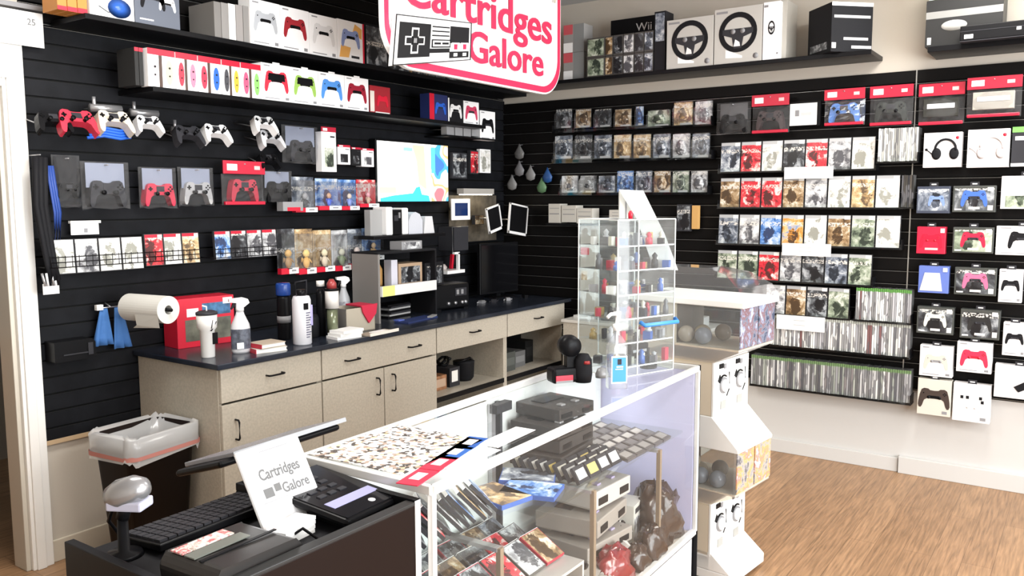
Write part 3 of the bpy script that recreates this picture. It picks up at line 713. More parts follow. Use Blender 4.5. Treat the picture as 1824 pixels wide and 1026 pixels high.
def mouse_art(b, w, h):
    b.lathe([(.001, 0), (.04, .004), (.001, .012)], mat((.03, .12, .5), .3), n=18, M=Matrix.Translation((.03, -.001, h*.32)) @ Matrix.Rotation(PI/2, 4, 'X'), sx=1.3)
    b.tube([(-w*.3, -.001, h*.3), (-w*.1, -.001, h*.16), (w*.1, -.001, h*.22), (w*.35, -.001, h*.3)], .002, DK)
sbox('white box picturing a blue device with a cable, at the left of the top shelf', 'accessory_box', 'A', 158, 237, z1, -28, .28, .14, BOXW, mouse_art)
def two_pads(b, w, h):
    pad_art(b, w*.55, -w*.1, h*.55, BLK2, DK); pad_art(b, w*.38, w*.22, h*.5, WHT, BLK)
    b.bx(-w*.4, -w*.1, -.001, 0, h*.1, h*.13, WHT)
sbox('slate grey box with a white controller picture, on the top shelf left', 'controller_box', 'A', 238, 318, z1, -35, .28, .10, GB, two_pads)
CBT = mat((.20, .19, .18), .5, name='grey_carton_side', vary=.15)
for i in range(5):
    c = [(0.20,.19,.18), (.26,.25,.24), (.75,.75,.73), (.3,.28,.27), (.24,.23,.22)][i]
    sbox('grey carton edge, %s from left in the packed stack on the top shelf' % ORD[i], 'narrow_carton', 'A', 381+13*i, 393+13*i, z1, 3+2*i, .27, .2, mat(c, .5, name='grey_carton_side'))
PS = [((.45,.47,.5), 'silver grey'), ((.35,.02,.03), 'dark red'), ((.75,.75,.76), 'white')]
for i, (c, nm) in enumerate(PS):
    x0 = [445, 499, 551][i]; x1 = [498, 550, 600][i]
    sbox('white box with a %s controller picture on the top shelf' % nm, 'controller_box', 'A', x0, x1, z1, 2+13*i, .28, .09, BOXW, padpic(mat(c, .35), BLK, .8, .52), cat='controller box')
def orange_art(b, w, h):
    b.prism([(-w*.45, h*.08), (-w*.1, h*.1), (-w*.02, h*.35), (-w*.38, h*.38)], -.0008, 0, mat((.85, .45, .12), .4)); b.prism([(w*.05, h*.72), (w*.4, h*.6), (w*.42, h*.85), (w*.15, h*.95)], -.0008, 0, mat((.85, .45, .12), .4))
    pad_art(b, w*.7, -w*.02, h*.55, mat((.25, .32, .6), .4), BLK); b.bx(w*.44, w/2, -.001, 0, 0, h, RED); b.bx(w*.0, w*.3, -.001, 0, h*.1, h*.16, DK)
sbox('white and orange box with a purple controller picture on the top shelf', 'controller_box', 'A', 601, 648, z1, 38, .28, .09, BOXW, orange_art, cat='controller box')
b = sbox('black boxed accessory at the sign end of the top shelf', 'accessory_box', 'A', 650, 690, z1, 45, .26, .12, BLK2, blot('dark'))
for i, c in enumerate([(.1, .1, .1), (.5, .3, .15), (.2, .2, .22), (.05, .05, .06)]):
    sbox('dark carton half hidden by the hanging sign, %s from left on the top shelf' % ORD[i], 'accessory_box', 'A', 700+32*i, 728+32*i, z1, 60+9*i, .24, .15, mat(c, .5), blot('dark'))
# ---------------- second shelf
for i in range(2):
    sbox('dark game box seen edge on, %s at the left end of the second shelf' % ORD[i], 'game_box', 'A', 240+8*i, 247+8*i, z2, 100+i, .26, .14, mat((.03, .03, .03), .4), lambda b, w, h: b.bx(-w/2, w/2, -.001, 0, h*.9, h, RED), h=.165)
JC = [((.5, .45, .45), (.6, .55, .35), 'grey and cream'), ((.55, .03, .06), (.8, .2, .3), 'pink'), ((.65, .03, .07), (.02, .12, .5), 'red and blue'), ((.06, .06, .07), (.8, .42, .05), 'charcoal and orange'), ((.6, .1, .2), (.25, .6, .15), 'pink and green')]
xs = [262, 312, 352, 394, 428, 465]
for i, (c1, c2, nm) in enumerate(JC):
    def ja(b, w, h, c1=c1, c2=c2):
        b.bx(-w/2, w/2, -.001, 0, h*.84, h, RED); b.bx(-w*.1, w*.02, -.0009, 0, 0, h*.84, mat((.07, .04, .03), .4)); b.bx(-w*.48, -w*.38, -.0015, 0, h*.72, h*.82, PAP)
        for s, c in ((-.26, c1), (.28, c2)):
            b.prism([(s*w+x*.13*w, h*.42+z*h*.32) for x, z in [(math.cos(k*PI/8), math.sin(k*PI/8)) for k in range(16)]], -.003, 0, mat(c, .35))
            b.lathe([(.035*w, 0), (.035*w, .003)], DK, n=10, M=Matrix.Translation((s*w, -.003, h*.53)) @ Matrix.Rotation(PI/2, 4, 'X')); b.lathe([(.03*w, 0), (.03*w, .002)], DK, n=10, M=Matrix.Translation((s*w, -.003, h*.32)) @ Matrix.Rotation(PI/2, 4, 'X'))
    sbox('red topped white box picturing %s handheld controllers on the second shelf' % nm, 'controller_box', 'A', xs[i]+1, xs[i+1]-1, z2, 100+3.5*i, .28, .06, BOXW, ja, h=.168, cat='controller box')
PS = [((.7,.03,.06), 'red and black', 465, 517, 107), ((.3,.5,.1), 'green and black', 518, 566, 115), ((.08,.28,.72), 'blue', 567, 613, 124), ((.32,.01,.03), 'deep red', 614, 656, 134)]
for c, nm, x0, x1, yt in PS:
    def pa(b, w, h, c=c, nm=nm):
        padpic(mat(c, .35), BLK, .82, .5)(b, w, h)
        if 'black' in nm: b.prism([(x, z) for x, z in [(-w*.29, h*.55), (w*.29, h*.55), (w*.26, h*.74), (-w*.26, h*.74)]], -.0035, -.001, BLK)
        b.bx(-w*.12, w*.12, -.001, 0, h, h+.008, WHT)
    sbox('white box with a %s controller picture on the second shelf' % nm, 'controller_box', 'A', x0, x1, z2, yt, .28, .09, BOXW, pa, h=.185, cat='controller box')
sbox('red boxed toy figure right of the white boxes on the second shelf', 'figure_box', 'A', 659, 695, z2, 154, .27, .08, mat((.35, .02, .03), .3), lambda b, w, h: (b.bx(-w*.5, -w*.3, -.001, 0, h*.05, h*.8, mat((.75, .7, .62), .4)), b.prism(pad_outline(w*.55, w*.1, h*.45), -.003, 0, RED), b.bx(-w*.25, w*.45, -.001, 0, h*.02, h*.06, STK)))
sbox('blue and red boxed controller on the right part of the second shelf', 'controller_box', 'A', 765, 797, z2, 168, .27, .08, mat((.02, .03, .12), .3), lambda b, w, h: (b.bx(-w/2, -w*.25, -.001, 0, 0, h, RED), pad_art(b, w*.6, w*.1, h*.45, BLU, DK)), cat='controller box')
sbox('black and white boxed controller on the right part of the second shelf', 'controller_box', 'A', 798, 825, z2, 176, .27, .08, BLK2, lambda b, w, h: (b.bx(-w/2, -w*.42, -.001, 0, 0, h, PAP), pad_art(b, w*.8, 0, h*.45, WHT, BLK)), cat='controller box')
sbox('white box with a pink controller picture near the corner on the second shelf', 'controller_box', 'A', 826, 853, z2, 181, .27, .08, BOXW, padpic(mat((.6, .05, .12), .4), DK, .8), cat='controller box')
sbox('white box with a black controller picture hanging off the right end of the second shelf', 'controller_box', 'A', 855, 882, 2.035, 198, .20, .07, BOXW, padpic(BLK, DK, .8), cat='controller box')
for i in range(4):
    loc, rz, w, h = R('A', 796+15*i, 809+15*i, 226, 243, .2)
    boxed('small_carton', 'small grey carton, %s from left under the right end of the second shelf' % ORD[i], 'box', 'A', 796+15*i, 809+15*i, 226, 243, .2, .05, mat((.3, .3, .31), .5))
shelf('wall_shelf', 'short black shelf under the small grey cartons near the corner', 'A', hA(793, 244, .2).x, hA(884, 244, .2).x, hA(840, 244, .2).z-.012, hA(840, 244, .2).z-.002, .22)

# ---------------- loose controllers on hooks
CRM = mat((.62, .55, .45), .4, name='cream_plastic')
loose_pad('red controller hanging on the back wall beneath the second shelf', 'A', 137, 222, .16, .165, mat((.6, .03, .06), .35))
loose_pad('cream controller hanging between the red and the small white one', 'A', 203, 222, .18, .16, CRM)
loose_pad('small white controller with black sticks hanging right of the cream one', 'A', 264, 226, .16, .13, WHT)
loose_pad('white controller hanging alone under the narrow handheld boxes', 'A', 385, 242, .16, .15, WHT)
loose_pad('upper white controller of the pair beside the grey bagged controller', 'A', 470, 226, .2, .14, WHT)
loose_pad('lower white controller of the pair beside the grey bagged controller', 'A', 482, 252, .16, .15, mat((.6, .6, .62), .35))
loose_pad('black controller hanging left of the lone white controller', 'A', 335, 245, .15, .15, DK)
loose_pad('black controller hanging left of the red controller', 'A', 95, 222, .15, .14, BLK)
loose_pad('black controller hanging under the white controllers', 'A', 478, 290, .12, .13, BLK)
b = MB(); p = hA(195, 248, .16)
for k in range(4): b.tube([(-.1+.01*k, .0, .0+.012*k), (-.03, -.01, .012+.012*k), (.05, 0, .004+.012*k), (.1, .0, .014+.012*k)], .007, BLU)
tag(b.build('cable_coil', loc=p), 'bundle of blue cable hanging under the cream controller', 'cable')
for i, (x0, x1, y) in enumerate(((160, 215, 192), (232, 280, 200), (305, 360, 232))):
    a = hA(x0, y, .1); c = hA(x1, y+3, .1)
    b = MB().tube([a, c], .019, mat((.35, .35, .36), .25, .6)).tube([(a.x+.02, -.1, a.z), (a.x+.02, -.016, a.z)], .004, SIL).tube([(a.x+.02, -.1, a.z), (a.x+.02, -.1, a.z+.05)], .008, SIL)
    tag(b.build('hanging_bar'), ['grey bar bracket above the cream controller', 'grey bar bracket above the small white controller', 'grey bar bracket left of the lone white controller'][i], 'bracket')
HR = mat((.50, .012, .04), .35, name='red_header_card'); GC = mat((.26, .29, .37), .4, name='blue_grey_backing_card')
bag('black bagged controller at the left end of the bagged row', 'A', 97, 147, 276, 368, .10, BLK, card=BLK2)
bag('large bag with blue grey card and black controller, second in the bagged row', 'A', 148, 234, 288, 372, .13, DK, card=GC)
bag('bag with blue grey card and a red controller on the back wall', 'A', 251, 318, 298, 370, .12, mat((.6, .02, .06), .35), card=GC)
bag('bag with blue grey card and pale controller left of the red headed bag', 'A', 321, 384, 298, 366, .12, mat((.4, .4, .4), .35), card=GC)
bag('bag with red header card holding a red controller on the back wall', 'A', 398, 472, 287, 364, .14, mat((.5, .03, .06), .35), header=HR)
bag('bag with blue grey card right of the red headed bag', 'A', 470, 524, 304, 360, .12, BLK, card=GC)
bag('upper bag with grey card and dark controller near the white cable boxes', 'A', 506, 570, 224, 290, .14, DK, card=GC)
# straps at the left
b = MB(); p = hA(72, 280, .12)
for k in range(3): b.tube([(-.02+.018*k, 0, 0), (-.03+.018*k, .0, -.2), (-.0+.012*k, -.01, -.45), (.0+.02*k, 0, -.52)], .014, BLK2)
b.tube([(0, 0, .01), (0, .11, .01)], .003, SIL); tag(b.build('strap', loc=p), 'long black straps hanging from a hook beside the door casing', 'strap')
b = MB(); p = hA(84, 295, .09)
for k in range(3): b.tube([(.01*k, 0, 0), (.02+.01*k, -.005, -.2), (.005+.012*k, .0, -.44)], .007, mat((.02, .06, .28), .5, name='navy_cord'))
b.tube([(0, 0, .01), (0, .08, .01)], .003, SIL); tag(b.build('lanyard', loc=p), 'blue lanyards hanging beside the black straps', 'lanyard')
# ---------------- cable boxes left of the television
def cable(nm, x0, x1, yt, yb, body, pal, hd=True, d=.14):
    def a(b, w, h):
        b.bx(-w*.3, w*.3, -.001, 0, h*.12, h*.6, cov(pal, 30)); b.bx(w*.1, w*.4, -.001, 0, h*.86, h*.9, DK)
        if hd: b.bx(-w/2, w/2, -.001, .001, h, h*1.12, HR); b.bx(-w*.4, -w*.1, -.002, 0, h*1.02, h*1.09, PAP)
    boxed('accessory_box', nm, 'box', 'A', x0, x1, yt, yb, d, .05, body, a)
cable('tall white red topped accessory box with green picture left of the television', 573, 599, 235, 306, BOXW, 'green', d=.17)
cable('white red topped cable box beside the tall accessory box', 602, 624, 262, 293, BOXW, 'dark')
cable('dark red topped cable box between two white ones', 626, 643, 266, 295, BLK2, 'dark')
cable('white red topped cable box touching the television', 644, 666, 268, 297, BOXW, 'grey')
# ---------------- figure packs
SK = mat((.5, .3, .18), .5, name='figure_skin'); 
FP = [(526, 565, 315, 378, 'slate', DK, GRY, 'figure pack with pale blue card and dark figure, left end of the upper row'), (568, 608, 318, 374, 'blue', BLU, SK, 'figure pack with bright blue card and blue figure in the upper row'),
      (609, 640, 320, 374, 'blue', mat((.2, .3, .7), .4), mat((.7, .6, .5), .4), 'figure pack with mixed blue card next to the pink carded pack'), (641, 675, 320, 369, 'red', mat((.6, .4, .3), .4), mat((.7, .3, .35), .4), 'figure pack with pink card under the left edge of the television')]
for x0, x1, yt, yb, c, f1, f2, nm in FP: figure_pack(nm, 'A', x0, x1, yt, yb, .13, c, f1, f2)
b = MB(); a = hA(500, 376, .13); b.bx(0, .14, -.02, .03, 0, .05, mat((.3, .3, .31), .3)).bx(.03, .12, -.021, -.02, 0, .02, RED); tag(b.build('label_tray', loc=a), 'grey and red label tray under the dark figure pack', 'tray')
FP = [(500, 531, 408, 488, 'dark', mat((.35, .2, .08), .5), mat((.6, .35, .1), .5)), (532, 563, 408, 488, 'gold', mat((.7, .4, .1), .5), mat((.85, .6, .2), .5)), (564, 596, 410, 484, 'gold', mat((.7, .6, .45), .5), mat((.85, .75, .5), .5)),
      (597, 625, 410, 482, 'grey', mat((.2, .25, .15), .5), mat((.5, .5, .4), .5)), (626, 650, 408, 478, 'slate', mat((.55, .04, .06), .5), mat((.7, .6, .55), .5)), (651, 684, 406, 463, 'blue', mat((.6, .4, .2), .5), mat((.7, .5, .3), .5))]
nm = ['brown haired figure in a dark figure pack at the left end of the lower row', 'orange figure in a figure pack, second of the lower row', 'cream and gold figure in a figure pack, third of the lower row', 'olive figure in a grey figure pack, fourth of the lower row', 'red figure in a grey figure pack, fifth of the lower row', 'brown figure in a blue carded figure pack at the right end of the lower row']
for (x0, x1, yt, yb, c, f1, f2), n_ in zip(FP, nm): figure_pack(n_, 'A', x0, x1, yt, yb, .12, c, f1, f2)
# ---------------- racks of cases on the back wall
case_row('A', 92, 258, 484, .13, .15, ['pale', 'grey', 'pale', 'pale'], 'in the left rack on the back wall', tops=['white', 'white', 'white', 'white'], names={0: 'blank white fronted', 1: 'white topped grey', 2: 'white and beige', 3: 'white and grey'}, ledge=False)
case_row('A', 260, 358, 471, .13, .15, ['red', 'pale', 'gold'], 'of the red topped cases', tops=['red']*3, names={0: 'narrow red and grey', 1: 'cream', 2: 'golden'}, ledge=False)
case_row('A', 384, 495, 459, .12, .145, ['blue', 'dark', 'grey', 'grey'], 'in the middle rack on the back wall', tops=['red']*4, ledge=False)
LEDGE_A = False
def wire(wall, px0, px1, py, d, nm):
    p = hA(px0, py, d); c = hA(px1, py, d); w = c.x-p.x; z = p.z; b = MB()
    for k in range(3): b.tube([(0, 0, .0+.022*k), (w, 0, .022*k)], .0022, BLK, 5)
    for k in range(int(w/.03)+1): b.tube([(k*.03, 0, 0), (k*.03, 0, .05)], .0018, BLK, 4)
    for x in (0, w/2, w): b.tube([(x, 0, 0), (x, d-.016, .0)], .003, BLK, 5)
    tag(b.build('wire_rack', loc=(p.x, -d-.0, z)), nm, 'rack')
wire('A', 92, 358, 478, .150, 'black wire rack in front of the left row of cases')
wire('A', 384, 495, 460, .140, 'black wire rack in front of the middle row of cases')
loc, rz, w, h = R('A', 122, 176, 393, 418, .06); b = MB().bx(-w/2, w/2, -.02, 0, h*.82, h, PAP).bx(-w/2+.01, w/2, 0, .003, 0, h*.82, PAP).bx(0, w*.12, -.001, 0, h*.15, h*.45, GRY)
tag(b.build('price_card', loc=loc), 'small folded white price card above the left rack', 'sign')
b = MB(); loc, rz, w, h = R('A', 76, 105, 486, 524, .12); b.bx(-w/2, w/2, 0, .003, 0, h*.5, PAP)
for k in range(6): b.tube([(-w*.5+w*.18*k, -.01*(k % 2), h), (-w*.4+w*.16*k, -.01, h*.4)], .005, [SIL, WHT, BLK][k % 3], 5)
tag(b.build('key_rings', loc=loc), 'bunch of key rings with a white card hanging at the rack end by the door', 'key rings')
# ---------------- things in the corner part of the back wall
loc, rz, w, h = R('A', 805, 838, 354, 392, .12); t = thing('tablet', 'white tablet with dark blue screen hanging right of the television', 'tablet', loc)
MB().bx(-w/2, w/2, 0, .012, 0, h, WHT).build('frame', t, bevel=.004); MB().bx(-w*.34, w*.34, -.002, 0, h*.2, h*.8, mat((.01, .03, .12), .2)).build('screen', t)
MB().bx(-.01, .01, .012, .11, h*.5, h*.6, SIL).build('arm', t)
loc, rz, w, h = R('A', 826, 880, 336, 346, .13); t = thing('picture_light', 'short warm strip light glowing on the wall right of the television', 'lamp', loc)
MB().bx(-w/2, w/2, 0, .06, 0, h, mat((.4, .38, .35), .4)).build('housing', t); MB().bx(-w/2+.01, w/2-.01, .01, .05, -.006, 0, mat((1, .85, .6), .4, emit=9, name='warm_tube')).build('tube', t)
b = MB(); loc, rz, w, h = R('A', 800, 884, 348, 430, .02); b.bx(-w/2, w/2, 0, .004, 0, h, mat((.10, .085, .065), .5, vary=.3, bscale=20)); tag(b.build('wall_board', loc=loc), 'brownish board on the wall behind the white phone frames', 'board')
def phone_frame(nm, x0, x1, yt, yb, tilt, d):
    loc, rz, w, h = R('A', x0, x1, yt, yb, d); t = thing('framed_tablet', nm, 'tablet', loc)
    M = Matrix.Rotation(tilt, 4, 'Y'); b = MB(); f = .012
    b.bx(-w/2, -w/2+f, 0, .012, 0, h, WHT, M).bx(w/2-f, w/2, 0, .012, 0, h, WHT, M).bx(-w/2, w/2, 0, .012, h-f, h, WHT, M).bx(-w/2, w/2, 0, .012, 0, f*1.6, WHT, M); b.build('bezel', t)
    MB().bx(-w/2+f, w/2-f, .004, .01, f*1.6, h-f, BLK, M).build('screen', t); MB().tube([(0, .012, h*.5), (0, d-.015, h*.5)], .006, SIL).build('arm', t)
phone_frame('left white framed tablet of the V shaped pair near the corner', 872, 896, 366, 412, -.22, .25)
phone_frame('right white framed tablet of the V shaped pair near the corner', 905, 938, 364, 418, .14, .25)
for i, (x0, x1, yt, yb, pl, nm) in enumerate([(838, 852, 268, 310, 'red', 'red patterned small pack right of the television'), (855, 874, 266, 308, 'pale', 'white small pack right of the television'), (806, 832, 272, 318, 'dark', 'dark accessory pack right of the television'), (846, 862, 383, 400, 'gold', 'small golden card beside the white tablet')]):
    boxed('accessory_pack', nm, 'pack', 'A', x0, x1, yt, yb, .1, .03, BOXW if pl == 'pale' else DK, blot(pl, s=30))
for i, (x, y, c, nm) in enumerate([(925, 270, (.12, .12, .12), 'grey'), (925, 300, (.16, .16, .17), 'silver'), (912, 325, (.2, .2, .2), 'pale grey'), (945, 308, (.22, .22, .22), 'light grey'), (965, 330, (.1, .2, .1), 'dark green'), (975, 312, (.02, .08, .25), 'blue')]):
    loc, rz, w, h = R('B' if x > 897 else 'A', x-9, x+9, y-14, y+14, .06); b = MB(); b.lathe([(.004, 0), (w*.4, h*.1), (w*.5, h*.4), (w*.15, h*.8), (.003, h)], mat(c, .3), n=12, sy=.4).tube([(0, 0, h*.9), (0, .045, h*.95)], .003, SIL, 5)
    tag(b.build('key_chain', loc=loc, rz=rz), 'small %s trinket hanging on the right wall near the corner' % nm, 'trinket')
# ================================================================== right wall, upper shelves
zt = 2.43
shelf('wall_shelf', 'long black shelf high on the right wall carrying the steering wheel boxes', 'B', .10, 2.70, zt-.024, zt, .30)
def rb(label, name, px0, px1, pyt, dp, body, art=None, d=.26, h=None, zb=None, cat='box', group=None, erz=0):
    r = onshelf('B', px0, px1, zb or zt+.001, pyt, d)
    if h: r = (r[0], r[1], r[2], h)
    return boxed(name, label, cat, 'B', 0, 0, 0, 0, d, dp, body, art, rect=r, group=group, extra_rz=erz)
for i in range(2):
    rb('pale game box with red band, %s of two stacked near the corner' % ['lower', 'upper'][i], 'game_box', 1004, 1040, 60, .12, mat((.32, .31, .30), .4), lambda b, w, h: (b.bx(-w/2, -w*.05, -.001, 0, 0, h*.35, PAP), b.bx(-w/2, -w*.05, -.001, 0, h*.65, h, mat((.6, .1, .12), .4)), b.bx(0, w/2, -.001, 0, 0, h, mat((.25, .26, .26), .3))), d=.24, h=.185, zb=zt+.001+.187*i)
for j in range(2):
    for i in range(6):
        x0 = [1045, 1078, 1092, 1110, 1130, 1147][i]; x1 = [1077, 1091, 1109, 1129, 1146, 1163][i]
        rb('dark game carton, %s from left in the %s layer left of the big black box' % (ORD[i], ['lower', 'upper'][j]), 'game_box', x0, x1, 100, .12, mat((.07, .065, .06), .5), blot(['green', 'brown', 'dark', 'grey', 'dark', 'slate'][i], (.06, .94, .08, .92)), d=.27, h=.128, zb=zt+.001+.130*j)
def wii(b, w, h): pass
o = rb('large black console box standing behind the dark cartons on the right wall shelf', 'console_box', 1088, 1180, 20, .13, BLK, None, d=.135, h=.385)
r = onshelf('B', 1088, 1180, zt, 20, .135); w_ = r[2]
text('Wii', 'lettering', o, w_*.0, w_*.30, .295, .345, -.001, mat((.6, .6, .6), .5), ext=.0006)
rb('tall dark speckled box at the right side of the big black box', 'console_box', 1166, 1186, 8, .12, mat((.015, .015, .018), .4), blot('slate', (.1, .9, .5, .97)), d=.27, h=.37)
def wheel(cx=0, k=1.0):
    def f(b, w, h):
        r = min(w, h)*.40; X = Matrix.Translation((cx*w, -.0015, h*.55)) @ Matrix.Rotation(PI/2, 4, 'X')
        n = 32; vs = []; 
        for rr in (r, r*.74):
            for yy in (-.0015, .0015): vs += [(cx*w+k*rr*math.cos(2*PI*i/n), yy, h*.55+rr*math.sin(2*PI*i/n)) for i in range(n)]
        fs = []
        for i in range(n):
            j = (i+1) % n; fs += [(i, j, 2*n+j, 2*n+i), (n+i, n+j, 3*n+j, 3*n+i), (i, j, n+j, n+i), (2*n+i, 2*n+j, 3*n+j, 3*n+i)]
        b.add(vs, fs, BLK2)
        b.prism([(cx*w-r*.8*k, h*.55-r*.08), (cx*w-r*.3*k, h*.55-r*.25), (cx*w-r*.2*k, h*.55-r*.8), (cx*w+r*.2*k, h*.55-r*.8), (cx*w+r*.3*k, h*.55-r*.25), (cx*w+r*.8*k, h*.55-r*.08), (cx*w+r*.8*k, h*.55+r*.18), (cx*w-r*.8*k, h*.55+r*.18)], -.002, 0, DK)
        b.prism([(cx*w-r*.2*k, h*.55-r*.7), (cx*w-r*.12*k, h*.55-r*.35), (cx*w+r*.1*k, h*.55-r*.5), (cx*w+r*.14*k, h*.55-r*.7)], -.003, -.002, WHT)
        for s in (-.25, .25): b.lathe([(r*.13, 0), (r*.13, .002)], GRY, n=12, M=Matrix.Translation((cx*w+s*r*k, -.002, h*.55+r*.05)) @ Matrix.Rotation(PI/2, 4, 'X'))
        b.lathe([(r*.14, 0), (r*.14, .001)], GRY, n=14, M=Matrix.Translation((w*.38, -.0003, h*.1)) @ Matrix.Rotation(PI/2, 4, 'X'))
        b.bx(-w*.46, -w*.22, -.001, 0, h*.91, h*.95, GRY); b.prism([(-w*.25, 0.1*h), (-w*.25, .25*h), (w*.1, .12*h), (w*.1, .08*h)], -.0006, 0, BOXW)
    return f
BX2 = mat((.50, .49, .46), .5, name='white_grey_box_card')
rb('left of the two white boxes with a racing wheel picture', 'racing_wheel_box', 1188, 1271, 33, .2, BX2, wheel(), d=.29, h=.30, cat='racing wheel box')
rb('middle white racing wheel box, larger than the one on its left', 'racing_wheel_box', 1273, 1358, 24, .2, BX2, wheel(), d=.29, h=.325, cat='racing wheel box')
rb('white box with a narrow racing wheel picture seen at its right end', 'racing_wheel_box', 1360, 1390, 14, .2, BOXW, wheel(k=.5), d=.29, h=.33, cat='racing wheel box')
rb('narrow glassy white box edge right of the racing wheel boxes', 'accessory_box', 1392, 1402, 16, .2, mat((.42, .40, .36), .3), None, d=.25, h=.34)
p = hB(1490, 60, .25)
t = thing('console_box', 'black console box standing at the right end of the right wall shelf', 'console box', (-.18-.125*.71, p.y-.125*.70, zt+.001), RB+.78)
MB().bx(-.125, .125, 0, .25, 0, .27, BLK2).build('carton', t, bevel=.002)
b = MB(); b.bx(-.125, .125, -.001, 0, .25, .27, PAP)
b.bx(-.11, .11, -.001, 0, .185, .20, mat((.5, .5, .5), .4)).bx(-.05, .10, -.001, 0, .065, .08, mat((.4, .4, .4), .4)).bx(.0, .12, -.001, 0, .02, .035, PAP).bx(-.12, -.095, -.001, 0, .02, .05, PAP).bx(-.127, -.125, .04, .22, .02, .06, cov('dark', 40)); b.build('picture', t)
# far right shelf with consoles
shelf('wall_shelf', 'black shelf at the top right of the picture carrying console boxes', 'B', 2.98, 4.2, zt-.045, zt-.015, .30)
zs = zt-.014
rb('large dark console box with silver swirl on the far right shelf', 'console_box', 1650, 1787, 12, .20, mat((.03, .03, .03), .35), lambda b, w, h: (b.bx(-w*.5, w*.5, -.001, 0, h*.6, h*.75, mat((.25, .25, .24), .3)), b.bx(-w*.47, -w*.42, -.002, 0, h*.05, h*.2, PAP), b.lathe([(w*.17, 0), (w*.17, .001)], mat((.5, .5, .48), .3), n=24, M=Matrix.Translation((-w*.12, -.001, h*.42)) @ Matrix.Rotation(PI/2, 4, 'X') @ Matrix.Diagonal((1, .45, 1, 1)))), d=.27, h=.24, zb=zs, cat='console box')
p = hB(1718, 8, .27); 
rb('green and white topped console box lying on the dark console box', 'console_box', 1655, 1785, -5, .20, mat((.2, .5, .16), .4), lambda b, w, h: (b.bx(-w*.5, -w*.4, -.001, 0, 0, h*.5, PAP), b.bx(w*.0, w*.2, -.001, 0, 0, h*.2, PAP)), d=.27, h=.10, zb=zs+.242, cat='console box')
o = rb('black game console lying at the front of the far right shelf', 'game_console', 1712, 1900, 40, .20, BLK, lambda b, w, h: (b.bx(-w*.42, -w*.32, -.001, 0, h*.1, h*.4, PAP), b.bx(w*.05, w*.10, -.001, 0, h*.3, h*.5, PAP), b.bx(-w/2, w/2, -.003, 0, h*.55, h*.58, DK)), d=.30, h=.075, zb=zs, cat='game console') if False else None
b = thing('game_console', 'black game console on the far right shelf in front of the dark box', 'game console', (-.36, hB(1770, 50, .36).y, zs), RB)
MB().bx(-.15, .2, 0, .06, .0, .075, BLK).build('housing', b, bevel=.004); MB().bx(-.13, -.09, -.001, 0, .01, .03, PAP).bx(.10, .12, -.001, 0, .03, .045, PAP).bx(-.15, .2, -.002, 0, .045, .048, DK).build('front_details', b)
MB().bx(-.15, .2, .0, .06, -.004, 0, DK).build('foot_strip', b)
# ---------------- left block: clamshell packs in three rows
def clam(label, x0, x1, yt, yb, pal, d=.09, price=True, z=None, card=None):
    loc, rz, w, h = R('B', x0, x1, yt, yb, d); t = thing('blister_pack', label, 'blister pack', (loc[0], loc[1], z if z else loc[2]), rz)
    MB().bx(-w*.46, w*.46, .02, .024, h*.04, h*.96, cov(pal, 26)).bx(-w*.15, w*.4, .018, .02, h*.04, h*.13, mat((.5, .5, .5), .4)).build('backing_card', t)
    MB().lathe([(w*.2, 0), (w*.3, h*.2), (w*.22, h*.45), (w*.08, h*.55)], cov(pal, 60), (0, .012, h*.18), 10, sy=.35).build('content', t)
    MB().prism([(-w*.48, 0), (w*.48, 0), (w*.48, h*.98), (-w*.3, h*.98), (-w*.48, h*.7)], 0, .03, BLIS).build('blister', t)
    return t
xs = [985, 1020, 1054, 1090, 1126]
for i in range(4): clam('dark blister pack with silver edge, %s from left in the top row near the corner' % ORD[i], xs[i]+2, xs[i+1]-3, 193, 229-i, ['dark', 'brown', 'dark', 'brown'][i])
clam('narrow blue blister pack in the top row near the corner', 1130, 1144, 188, 224, 'blue'); clam('green and grey blister pack in the top row near the corner', 1150, 1193, 195, 225, 'green')
clam('golden brown blister pack in the top row near the corner', 1197, 1233, 180, 224, 'gold'); clam('grey blister pack with bright edge at the right of the top row', 1235, 1268, 178, 224, 'grey')
pr = ['slate', 'dark', 'slate', 'gold', 'gold', 'slate', 'grey', 'slate']
for i in range(8): clam('%s coloured blister pack, %s from left in the middle row near the corner' % (pr[i], ORD[i]), 985+35*i, 1018+35*i, 240-.6*i, 284-.3*i, pr[i])
pr = ['grey', 'dark', 'slate', 'blue', 'slate', 'brown', 'green', 'grey']
for i in range(8): clam('%s coloured blister pack, %s from left in the bottom row near the corner' % (pr[i], ORD[i]), 997+33*i, 1028+33*i, (312 if i < 3 else 303), 344, pr[i])
for (a, c, y, nm) in ((984, 1268, 228, 'top'), (984, 1268, 285, 'middle'), (996, 1262, 345, 'bottom')):
    u0, u1 = -hB(a, y, .09).y, -hB(c, y, .09).y; rack('B', u0, u1, hB((a+c)/2, y, .09).z-.001, .09, 'in the %s row near the corner' % nm)
